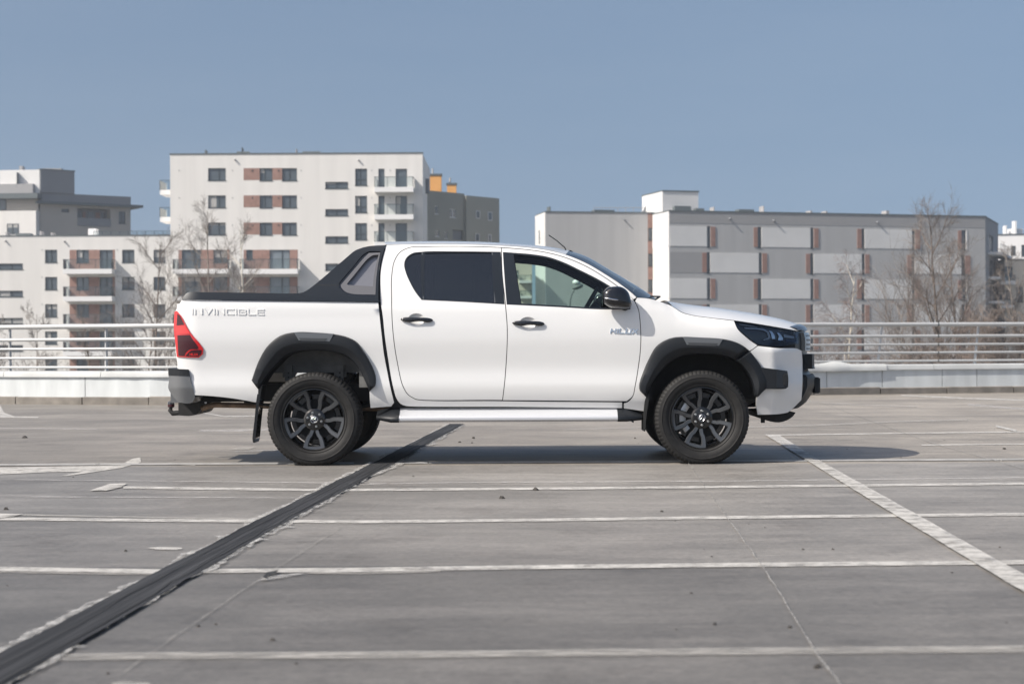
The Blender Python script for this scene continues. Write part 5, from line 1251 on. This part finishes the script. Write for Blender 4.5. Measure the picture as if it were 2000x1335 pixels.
FR.box('attic_band', M['bdark'], 0, u1, -9, 0.10, zr0 + 0.36, zp - 0.05)
uo = FR.uz(275, 408)[0]; FR.box('roof_overhang', M['coping'], -0.6, uo, -9.2, 0.9, zr0, zr0 + 0.35)
ut = FR.uz(144, 350)[0]; FR.box('stair_tower', M['bdark'], 0, ut, -6, 0.3, zp - 0.04, FR.uz(100, 333)[1]); FR.box('stair_tower_cap', M['coping'], -0.1, ut + 0.1, -6.1, 0.4, FR.uz(100, 333)[1] + 0.001, FR.uz(100, 331)[1])
FL.box('stair_tower_side', M['bwhite2'], FL.uz(0, 350)[0], 30.0, -4, 0.10, FL.uz(60, 378)[1], FL.uz(40, 332)[1])  # sunlit side of the tower, painted brighter than its shaded face
fbox(FL, 'attic_band', 'bgrey', -90, 69, 361, 379, -4, 0.9); fbox(FL, 'roof_overhang', 'coping', -100, 82, 380, 390, -4, 1.6)
fbox(FL, 'upper_wall', 'bbeige', -90, 76, 390.5, 416, -4, 0.3); r_ = FL.rect(-14, 14, 390, 411); window(FL, *r_, mull=(0.5,), depth=-0.36, sill=False)
fbox(FL, 'lower_wall', 'bwhite', -90, 77, 413.5, 470, -4, 1.2); r_ = FL.rect(21, 43, 438, 458); window(FL, *r_, mull=(0.5,), depth=-1.24, sill=False)
FL.box('core', M['bdark'], 0, 29.9, -6, -0.1, ZB, FL.uz(60, 380)[1])
roofbits(dk, [(35, 35.8, 337, 362, 226, 'coping'), (84, 122, 329.5, 333, 228, 'bgrey'), (40, 46, 325, 332, 228, 'bgrey')])
# ---- olive building behind the white block, orange chimneys
D4 = 190.0; c4 = at(845, 400, D4)
ol = empty('olive_apartment_building', (c4.x, D4, -9.2), 0, 'shaded olive grey building with two orange chimneys right of the tall white block', 'apartment building')
F4 = Face(ol, c4.x - 12 * math.cos(R(48)), D4 - 12 * math.sin(R(48)), R(48))
u0 = F4.uz(790, 400)[0]; u1 = F4.uz(907, 400)[0]; ue = F4.uz(971.5, 400)[0]
zA = F4.uz(828, 371)[1]; h4 = [F4.rect(829, 833, 402, 418), F4.rect(849, 856, 402, 418), F4.rect(878, 891, 408, 425), F4.rect(868, 874, 453, 466), F4.rect(884, 905, 449, 468), F4.rect(850, 858, 450, 462)]
F4.wall(u0, u1, ZB, zA, h4, M['bolive'], depth=0.3)
for r_ in h4[:4] + h4[5:]: window(F4, *r_, mull=(0.5,) if r_ is h4[2] else (), fr='wframe', depth=0.1)
r_ = h4[4]; F4.box('loggia_wall', M['bdark'], r_[0], r_[1], -1.2, -0.31, r_[2], r_[3])
zE = F4.uz(925, 383.5)[1]; F4.box('end_wing', M['bolive'], u1, ue, -14, 0.3, ZB, zE)
for x0, x1, y0, y1 in ((925, 933, 412, 427), (948, 957, 414, 431), (924, 932, 456, 472), (949, 955, 458, 474)): r_ = F4.rect(x0, x1, y0, y1); window(F4, *r_, mull=(), fr='wframe', depth=-0.36, sill=False)
F4.box('core', M['bolive'], u0, u1 - 0.01, -14, -0.32, ZB, zA - 0.02)
for x0, x1, y0, y1, oo in ((834, 864, 343, 374, -3.0), (873, 893, 361, 381, -3.0)):
    a = at(x0, y0, D4 + 8); b = at(x1 - 2, y1, D4 + 8); L = Matrix.Rotation(-0.0, 3, 'Z')
    mb = MB(); x_0, x_1 = a.x - c4.x, b.x - c4.x; mb.box(x_0, x_1, 8.0, 9.2, zA + 9.0 - 2, a.z + 9.2); ch = mb.build('chimney', M['orange'], ol)
    mb = MB(); mb.box(x_0 - 0.08, x_1 + 0.08, 7.92, 9.28, a.z + 9.201, a.z + 9.42); mb.build('chimney_cap', M['coping'], ch)
    mb = MB(); mb.tube([((x_0 + x_1) / 2 - 0.2, 8.6, a.z + 9.4), ((x_0 + x_1) / 2 - 0.2, 8.6, a.z + 10.1)], 0.10, 8); mb.build('flue', M['bgrey2'], ch)
roofbits(ol, [(826, 838, 350, 372, 186, 'bdark')])
# ---- small pale building seen only through the cab
c5 = at(1006, 540, 215)
pb = empty('pale_apartment_building', (c5.x, 215, -9.2), 0, 'pale low building with balconies seen through the cab side windows', 'apartment building')
F5 = Face(pb, c5.x - 6, 215, 0.0); u0 = F5.uz(960, 520)[0]; u1 = F5.uz(1039, 520)[0]; z5 = F5.uz(1010, 497)[1]
h5 = [F5.rect(1000, 1013, 528 + 30 * i, 543 + 30 * i) for i in range(3)]
F5.wall(u0, u1, ZB, z5, h5, M['bcream']); [window(F5, *r_, mull=(0.5,)) for r_ in h5]; F5.box('core', M['bcream'], u0, u1, -8, -0.23, ZB, z5 - 0.02)
for i in range(3): balcony(F5, 1014, 1038, 548 + 30 * i, 553 + 30 * i, 538 + 30 * i, 1.2)
# ---- long grey block on the right
AG = R(16.0); D6 = 187.0
c6 = at(1308, 500, D6)
gb = empty('striped_apartment_block', (c6.x, D6, -9.2), AG, 'long grey apartment block with pale panels and brown window strips behind the hood', 'apartment building')
G = Face(gb, c6.x, D6, AG); ug1 = G.uz(1924.5, 500)[0]; zg = G.uz(1308, 412.5)[1]
H = []; pal = []; br = []
odd = [((1308.5, 1380.5), None, (1381, 1387.5, 1388, 1397)), ((1487.5, 1582.5), (1472, 1479.5, 1480, 1487), (1583, 1589, 1589.5, 1598.5)), ((1688.8, 1781), (1674, 1682.5, 1683, 1688.3), (1781.5, 1787, 1787.5, 1797)), ((1887, 1889), (1871, 1877.5, 1878, 1886.5), None)]
even = [((1387.3, 1481.7), (1371.5, 1380, 1380.5, 1386.8), (1482.2, 1488.2, 1488.7, 1498)), ((1589, 1682.7), (1574, 1582.2, 1582.7, 1588.6), (1683.2, 1689, 1689.5, 1698)), ((1786.8, 1877), (1772, 1780, 1780.5, 1786.3), (1877.5, 1884.6, 1885, 1895))]
fl_h = (zg - G.uz(1308, 442)[1]); pitch = (G.uz(1380, 442)[1] - G.uz(1380, 543.5)[1]) / 2; wh_ = G.uz(1380, 442.5)[1] - G.uz(1380, 481)[1]; ztop = G.uz(1380, 442.5)[1]
for i in range(8):
    z1 = ztop - pitch * i; z0 = z1 - wh_; ym = 460 + 51 * i * 0.985
    for pal_, lf, rt in (odd if i % 2 == 0 else even):
        a, b = G.uz(pal_[0], ym)[0], G.uz(pal_[1], ym)[0]; pal.append((a, b, z0, z1))
        if lf: br.append((G.uz(lf[0], ym)[0], G.uz(lf[1], ym)[0], z0, z1)); H.append((G.uz(lf[2], ym)[0], G.uz(lf[3], ym)[0], z0 - 0.1, z1 + 0.05))
        if rt: H.append((G.uz(rt[0], ym)[0], G.uz(rt[1], ym)[0], z0 - 0.1, z1 + 0.05)); br.append((G.uz(rt[2], ym)[0], G.uz(rt[3], ym)[0], z0, z1))
G.wall(0, ug1, ZB, zg, H, M['bgrey2'])
for r_ in H: window(G, *r_, mull=(), sill=True)
for a, b, z0, z1 in pal: G.box('pale_panel', M['bpale'], a, b, 0.001, 0.04, z0, z1)
for a, b, z0, z1 in br: G.box('brown_shutter', M['brown'], a, b, 0.001, 0.06, z0, z1)
for i in range(8):                                                    # darker render bands, each second storey on the left bay
    z1 = ztop - pitch * i + (0 if i else 0)
    if i % 2: G.box('render_band', M['bgrey'], 0.0, G.uz(1371, 500)[0], 0.001, 0.02, z1 - wh_ - 0.05, z1 + 0.05)
G.box('render_band', M['bgrey'], 0.0, ug1, 0.001, 0.02, ztop + 0.35, zg)
G.box('core', M['bgrey2'], 0, ug1, -14, -0.23, ZB, zg - 0.05); G.box('side_wall', M['bwhite2'], -0.10, 0.0, -5.0, 0.0, ZB, zg)
for i in range(0, 8, 2): G.box('side_panel', M['slab'], -0.13, -0.101, -5.0, 0.0, ztop - pitch * i - wh_, ztop - pitch * i)
G.box('roof_coping', M['coping'], -0.12, ug1 + 0.1, -0.5, 0.08, zg + 0.001, zg + 0.13); G.box('roof_coping', M['coping'], -0.14, 0.2, -5.0, -0.501, zg + 0.001, zg + 0.12)
ce = G.O + G.d * ug1; GE = Face(gb, ce.x, ce.y, AG + R(52)); ue_ = GE.uz(1949.5, 500)[0]
hE = []
for i in range(5): z_ = ztop - 2.35 - pitch * i; hE.append((ue_ * 0.30, ue_ * 0.62, z_ + 0.02, z_ + 2.15))
GE.wall(0.0, ue_, ZB, zg, hE, M['bgrey']); [window(GE, *r_, mull=(0.5,), light=True, sill=False) for r_ in hE]
GE.box('roof_coping', M['coping'], 0.0, ue_ + 0.05, -0.5, 0.07, zg + 0.001, zg + 0.12); GE.box('side_wall', M['bgrey'], ue_ - 0.01, ue_ + 0.2, -6, -0.001, ZB, zg)
for i in range(5):
    zz = ztop - 2.35 - pitch * i; b = GE.box('balcony', M['slab'], ue_ * 0.2, ue_ + 1.9, 0.01, 1.5, zz - 0.28, zz)
    mb = MB(); mb.box(ue_ * 0.2, ue_ + 1.9, -1.5, -1.46, zz + 0.95, zz + 1.0); mb.box(ue_ + 1.86, ue_ + 1.9, -1.459, -0.02, zz + 0.95, zz + 1.0)
    for q in range(10): x_ = ue_ * 0.2 + (ue_ * 0.8 + 1.86) * q / 9; mb.box(x_, x_ + 0.04, -1.5, -1.46, zz + 0.001, zz + 0.949)
    o = bpy.data.objects.new('handrail', mb.mesh('handrail', M['frame'])); link(o, b)
# recessed plain part on the left, with the window strip
c7 = at(1066, 500, 189.6); GP = Face(gb, c7.x, 189.6, R(10.5)); up = GP.uz(1265.3, 500)[0]; us = GP.uz(1279.5, 500)[0]; z7 = GP.uz(1066, 414.5)[1]
GP.box('plain_wall', M['bgrey2'], 0, up, -5.5, 0.0, ZB, z7); GP.box('roof_coping', M['coping'], -0.05, us, -5.5, 0.06, z7 + 0.001, z7 + 0.13)
GP.box('side_wall', M['bwhite2'], -0.08, -0.001, -5.6, 0.0, ZB, z7)
h7 = [GP.rect(1266, 1278, 445 + 50.3 * i, 469 + 50.3 * i) for i in range(7)]
GP.wall(up, us, ZB, z7 - 0.01, h7, M['brown']); [window(GP, *r_, mull=()) for r_ in h7]
cs = Face(gb, c7.x, 187.2, R(10.5) - math.pi / 2)                 # narrow slit window on the bright gable
a = GP.M
GP.box('slit_window', M['frame'], -0.10, -0.081, -3.4, -2.9, GP.uz(1060, 473)[1], GP.uz(1060, 446)[1])
for F_, px, py in ((GP, 1218, 428), (G, 1424, 426), (G, 1510, 430), (G, 1712, 433)):
    u, z = F_.uz(px, py); mb = MB(); mb.tube([(u, 0, z), (u + 0.05, -0.3, z - 0.12)], 0.10, 8); F_.put('rain_spout', mb.mesh('rain_spout', M['bdark']), gb)
# roof house and plant
c8 = at(1295.5, 400, 189.5); GH = Face(gb, c8.x, 189.5, AG); uh = GH.uz(1364, 400)[0]; zh = GH.uz(1330, 374.5)[1]
GH.box('roof_house', M['bpale'], 0, uh, -6.5, 0, zg - 0.02, zh); GH.box('roof_house_side', M['bwhite2'], -0.1, -0.001, -6.5, 0.0, zg - 0.02, zh); GH.box('roof_coping', M['coping'], -0.12, uh + 0.1, -6.6, 0.08, zh + 0.001, zh + 0.14)
roofbits(gb, [(1313, 1347, 403, 413, 190, 'coping'), (1355, 1372, 407.5, 414, 190.5, 'coping'), (1438, 1470, 409.5, 414, 192, 'coping'), (1390, 1391.5, 405, 413, 190, 'bgrey'), (1157, 1198, 410.5, 416, 193.8, 'coping'), (1071, 1072.5, 404, 416, 192.0, 'coping'), (1578, 1582, 412, 418, 194, 'bgrey'), (1726, 1732, 412, 419, 196, 'bgrey'), (1608, 1612, 413, 418, 194, 'bgrey'), (1487, 1488, 403, 416, 192, 'bgrey')])
mb = MB(); q0 = at(1160, 405.5, 193.6); q1 = at(1268, 405.5, 194.6)
mb.tube([q0 - gb.location, q1 - gb.location], 0.04, 6)
for i in range(8): p = q0.lerp(q1, i / 7) - gb.location; mb.tube([p, p - Vector((0, 0, 0.9))], 0.03, 5)
o = mb.build('roof_rail', M['bgrey'], gb); o.matrix_local = Matrix.Rotation(-AG, 4, 'Z')
mb = MB(); p0_ = at(1254, 416, 194.5) - gb.location; p1_ = at(1275, 416, 194.5) - gb.location; p2_ = at(1275, 388, 194.5) - gb.location; p3_ = at(1268, 389, 194.5) - gb.location
mb.rings([[p0_, p1_, p2_, p3_], [p + Vector((0, 3, 0)) for p in (p0_, p1_, p2_, p3_)]], cap0=True, cap1=True); o = mb.build('smoke_hatch', M['bdark'], gb); o.matrix_local = Matrix.Rotation(-AG, 4, 'Z')
# ---- pale houses at the right edge
def simple(lbl, x0, x1, ytop, Y, ang, m_, wins, bals=(), depth=10):
    c = at(x0, 500, Y); b = empty('apartment_building', (c.x, Y, -9.2), 0, lbl, 'apartment building'); F = Face(b, c.x, Y, ang); u1_ = F.uz(x1, 500)[0]; z = F.uz((x0 + x1) / 2, ytop)[1]
    hs = [F.rect(*w_) for w_ in wins]; F.wall(0, u1_, ZB, z, hs, M[m_]); [window(F, *r_, mull=(0.5,)) for r_ in hs]; F.box('core', M[m_], 0, u1_, -depth, -0.23, ZB, z - 0.02); F.box('roof_coping', M['coping'], -0.1, u1_ + 0.1, -depth, 0.1, z, z + 0.12)
    for q in bals: balcony(F, *q)
    return b, F, z
b, F, z = simple('white house with roof chimneys at the far right edge', 1951, 2060, 458, 230, R(-8), 'slab', [(1995, 2004, 478, 500), (1975, 1984, 480, 498)])
roofbits(b, [(1961, 1964, 441, 459, 232, 'slab'), (1979, 1983, 432, 459, 232, 'slab'), (1970, 1995, 447, 459, 233, 'slab')])
b, F, z = simple('cream house with stepped terraces below the white house at the right', 1962, 2080, 507, 205, R(-5), 'bcream', [(1962, 1978, 520, 545), (1985, 1998, 560, 590), (1962, 1976, 566, 585)], [(1950, 1979, 549, 556, 538), (1950, 1979, 596, 602, 586)])
# ---- street lamp seen through the cab
Y = 70; t = at(1113, 600, Y); lp = empty('street_lamp', (t.x, Y, -9.2), 0, 'slim curved street lamp seen through the front door window', 'street lamp')
mb = MB(); P = [(0, 0, 0), (0, 0, t.z + 9.2 - 0.5)] + [tuple(at(a, b_, Y) - lp.location) for a, b_ in ((1113, 597), (1114, 585), (1117, 574), (1121, 567))]; mb.tube(P, [0.07, 0.05, 0.035, 0.03, 0.03, 0.03], 8); mb.build('pole', M['lamp'], lp, 50)
c = at(1128, 560, Y) - lp.location; mb = MB(); mb.rings([[(c.x + 0.24 * math.sin(f) * math.cos(a), c.y + 0.20 * math.sin(f) * math.sin(a), c.z + 0.11 * math.cos(f) + 0.25 * 0.24 * math.sin(f) * math.cos(a)) for a in [2 * math.pi * k / 16 for k in range(16)]] for f in (0.05, 0.5, 1.0, 1.5, 2.0, 2.5, 3.1)], cap0=True, cap1=True); mb.build('lamp_head', M['lamp'], lp, 60)
c = at(1126, 551, Y) - lp.location; mb = MB(); mb.rings([[(c.x + 0.17 * math.sin(f) * math.cos(a), c.y + 0.17 * math.sin(f) * math.sin(a), c.z + 0.12 * math.cos(f)) for a in [2 * math.pi * k / 14 for k in range(14)]] for f in (0.05, 0.5, 1.0, 1.5, 2.0, 2.6, 3.1)], cap0=True, cap1=True); mb.build('lamp_glass', M['lampw'], lp, 60)
# ================================================================== bare trees
def tree(name, label, px, ytop, Y, spread, seed, trunk_m='bark', twig_m='twig', n1=10, lean=0.0, tr=0.17, fork=False, up=1.0, droop=0.0, dens=1.0, tw=0.0075, stems=1, start=0.25):
    r2 = random.Random(seed); g = at(px, 700, Y); top = at(px, ytop, Y).z + 9.2
    t = empty(name, (g.x, Y, -9.2), 0, label, 'tree' if name != 'bush' else 'bush', 'bare trees beyond the parapet' if name != 'bush' else 'brown thickets beyond the railing')
    big = MB(); tw_ = MB()
    def grow(p, d, L, rad, lvl):
        k = (8, 5, 4, 3, 2)[lvl]; pts = [p]; q = p.copy(); dd = d.copy(); wob = (0.05, 0.10, 0.12, 0.14, 0.15)[lvl]
        for i in range(k):
            dd = (dd + Vector((r2.uniform(-1, 1), r2.uniform(-1, 1), r2.uniform(-1, 1))) * wob + Vector((0, 0, 1)) * ((0.0, 0.10, 0.06, 0.04, 0.0)[lvl] * up if lvl < 3 or not droop else -0.16 * droop)).normalized()
            q = q + dd * (L / k); pts.append(q.copy())
        m_ = big if lvl < 2 else tw_; r0, r1 = (rad, rad * (0.12 if lvl == 0 else 0.35)) if lvl < 2 else (max(tw * (1.0, 1.0, 1.0, 0.8, 0.65)[lvl], rad), tw * 0.5)
        m_.tube(pts, [r0 + (r1 - r0) * (i / k) for i in range(k + 1)], (7, 5, 3, 3, 3)[lvl], caps=False)
        if lvl >= 4: return
        nn = {0: n1, 1: int(7 * dens), 2: int(5 * dens), 3: int(5 * dens)}[lvl]; s0 = start if lvl == 0 else 0.18
        for i in range(nn):
            f = min(0.97, s0 + (1 - s0) * (i + r2.random() * 0.8) / nn); x = f * k; j = min(k - 1, int(x)); o = pts[j].lerp(pts[j + 1], x - j)
            ax = (pts[j + 1] - pts[j]).normalized(); a = r2.uniform(0, 2 * math.pi) if lvl else i * 2.4 + r2.uniform(-.4, .4); side = ax.cross(Vector((math.cos(a), math.sin(a), 0.3))).normalized()
            ang = r2.uniform(0.55, 0.95) if lvl == 0 else r2.uniform(0.4, 0.8); nd = (ax * math.cos(ang) + side * math.sin(ang)).normalized()
            LL = {0: spread * (1.5 - 1.22 * f) * r2.uniform(0.7, 1.15), 1: L * r2.uniform(0.35, 0.6), 2: L * r2.uniform(0.40, 0.7), 3: L * r2.uniform(0.4, 0.75)}[lvl]
            grow(o, nd, LL, (rad * (1 - 0.8 * f) * 0.42 + 0.012) if lvl == 0 else rad * 0.45, lvl + 1)
    for s_ in range(stems):
        d = Vector((lean + (r2.uniform(-0.25, 0.25) if stems > 1 else 0), r2.uniform(-.1, .1), 1)).normalized(); grow(Vector((0.4 * s_ * (1 if s_ % 2 else -1), 0, 0)), d, top * (0.93 if s_ == 0 else r2.uniform(.7, .9)), tr, 0)
    big.build('trunk', M[trunk_m], t, 60, fix=False); tw_.build('crown', M[twig_m], t, fix=False)
    return t
tree('bare_tree', 'slender bare tree left of the pickup tailgate, crown reaching the low wing roof', 309, 432, 95, 4.2, 11, lean=-0.02, n1=16, tr=0.13, dens=1.0)
tree('bare_tree', 'bare tree standing before the left end of the tall white block', 412, 368, 100, 4.6, 12, 'barkg', 'twig', n1=15, dens=1.0, lean=0.0, tr=0.13)
tree('bare_tree', 'pale barked bare tree just right of the one before the tall white block', 458, 392, 103, 4.2, 23, 'birch', 'twig', n1=14, dens=1.0, lean=0.02, tr=0.14)
tree('bare_tree', 'small bare tree behind the railing in front of the brown balcony bay', 185, 590, 80, 2.6, 14, n1=12, tr=0.10)
tree('bare_tree', 'low bare tree behind the railing left of the brown balcony bay', 68, 575, 85, 2.6, 15, 'barkg', 'twig', n1=12, tr=0.09)
tree('bare_tree', 'bare young tree at the very left edge behind the railing', -5, 600, 82, 2.2, 16, n1=11, tr=0.09)
tree('bare_tree', 'bare tree leaning over the railing just left of the tail light', 262, 560, 84, 2.8, 17, n1=12, tr=0.10, lean=0.04)
tree('birch_tree', 'white trunked birch with drooping twigs behind the railing right of the hood', 1642, 500, 88, 3.4, 18, 'birch', 'twigb', n1=17, droop=1.6, tr=0.13, dens=1.1)
tree('bare_tree', 'tallest bare tree in front of the right end of the grey block', 1843, 394, 92, 4.9, 19, 'bark', 'twig', n1=18, tr=0.19, dens=1.2)
tree('bare_tree', 'second bare tree close beside the tallest one, to its right', 1878, 440, 95, 4.0, 20, 'bark', 'twig', n1=14, tr=0.16, dens=1.0)
tree('bare_tree', 'bare tree at the right edge in front of the cream house', 1995, 455, 96, 3.6, 21, 'barkg', 'twig', n1=14, tr=0.14)
tree('bare_tree', 'slim bare tree between the birch and the tallest tree', 1745, 560, 84, 2.6, 24, 'barkg', 'twig', n1=12, tr=0.09)
brush = M['brush'] = mat('brush_brown', (0.21, 0.17, 0.145), 0.95, noise=0.2, nscale=0.5)
for i, (px, yt, Y, lb) in enumerate(((1915, 590, 78, 'dense brown thicket below the tallest bare tree'), (1960, 610, 76, 'brown thicket at the foot of the cream house'), (1800, 628, 80, 'low brown thicket left of the tallest bare tree'), (1700, 640, 82, 'thin low thicket right of the birch'), (2010, 600, 78, 'brown thicket cut by the right edge'))):
    tree('bush', lb, px, yt, Y, 3.2, 40 + i, 'bark', 'brush', n1=11, tr=0.07, stems=4, dens=1.0, tw=0.010, start=0.3)

# ================================================================== thin haze over the town
mb = MB(); mb.box(-905, 905, -905, 905, -10.4, 27)
hz = bpy.data.materials.new('haze'); hz.use_nodes = True; n = hz.node_tree.nodes; n.remove(n['Principled BSDF'])
pv = n.new('ShaderNodeVolumePrincipled'); pv.inputs['Color'].default_value = (0.90, 0.94, 1.0, 1); pv.inputs['Density'].default_value = 0.0006; pv.inputs['Anisotropy'].default_value = 0.3
hz.node_tree.links.new(pv.outputs[0], n['Material Output'].inputs['Volume'])
h = mb.build('haze', hz); h['kind'] = 'stuff'; h['label'] = 'thin pale haze hanging over the town'
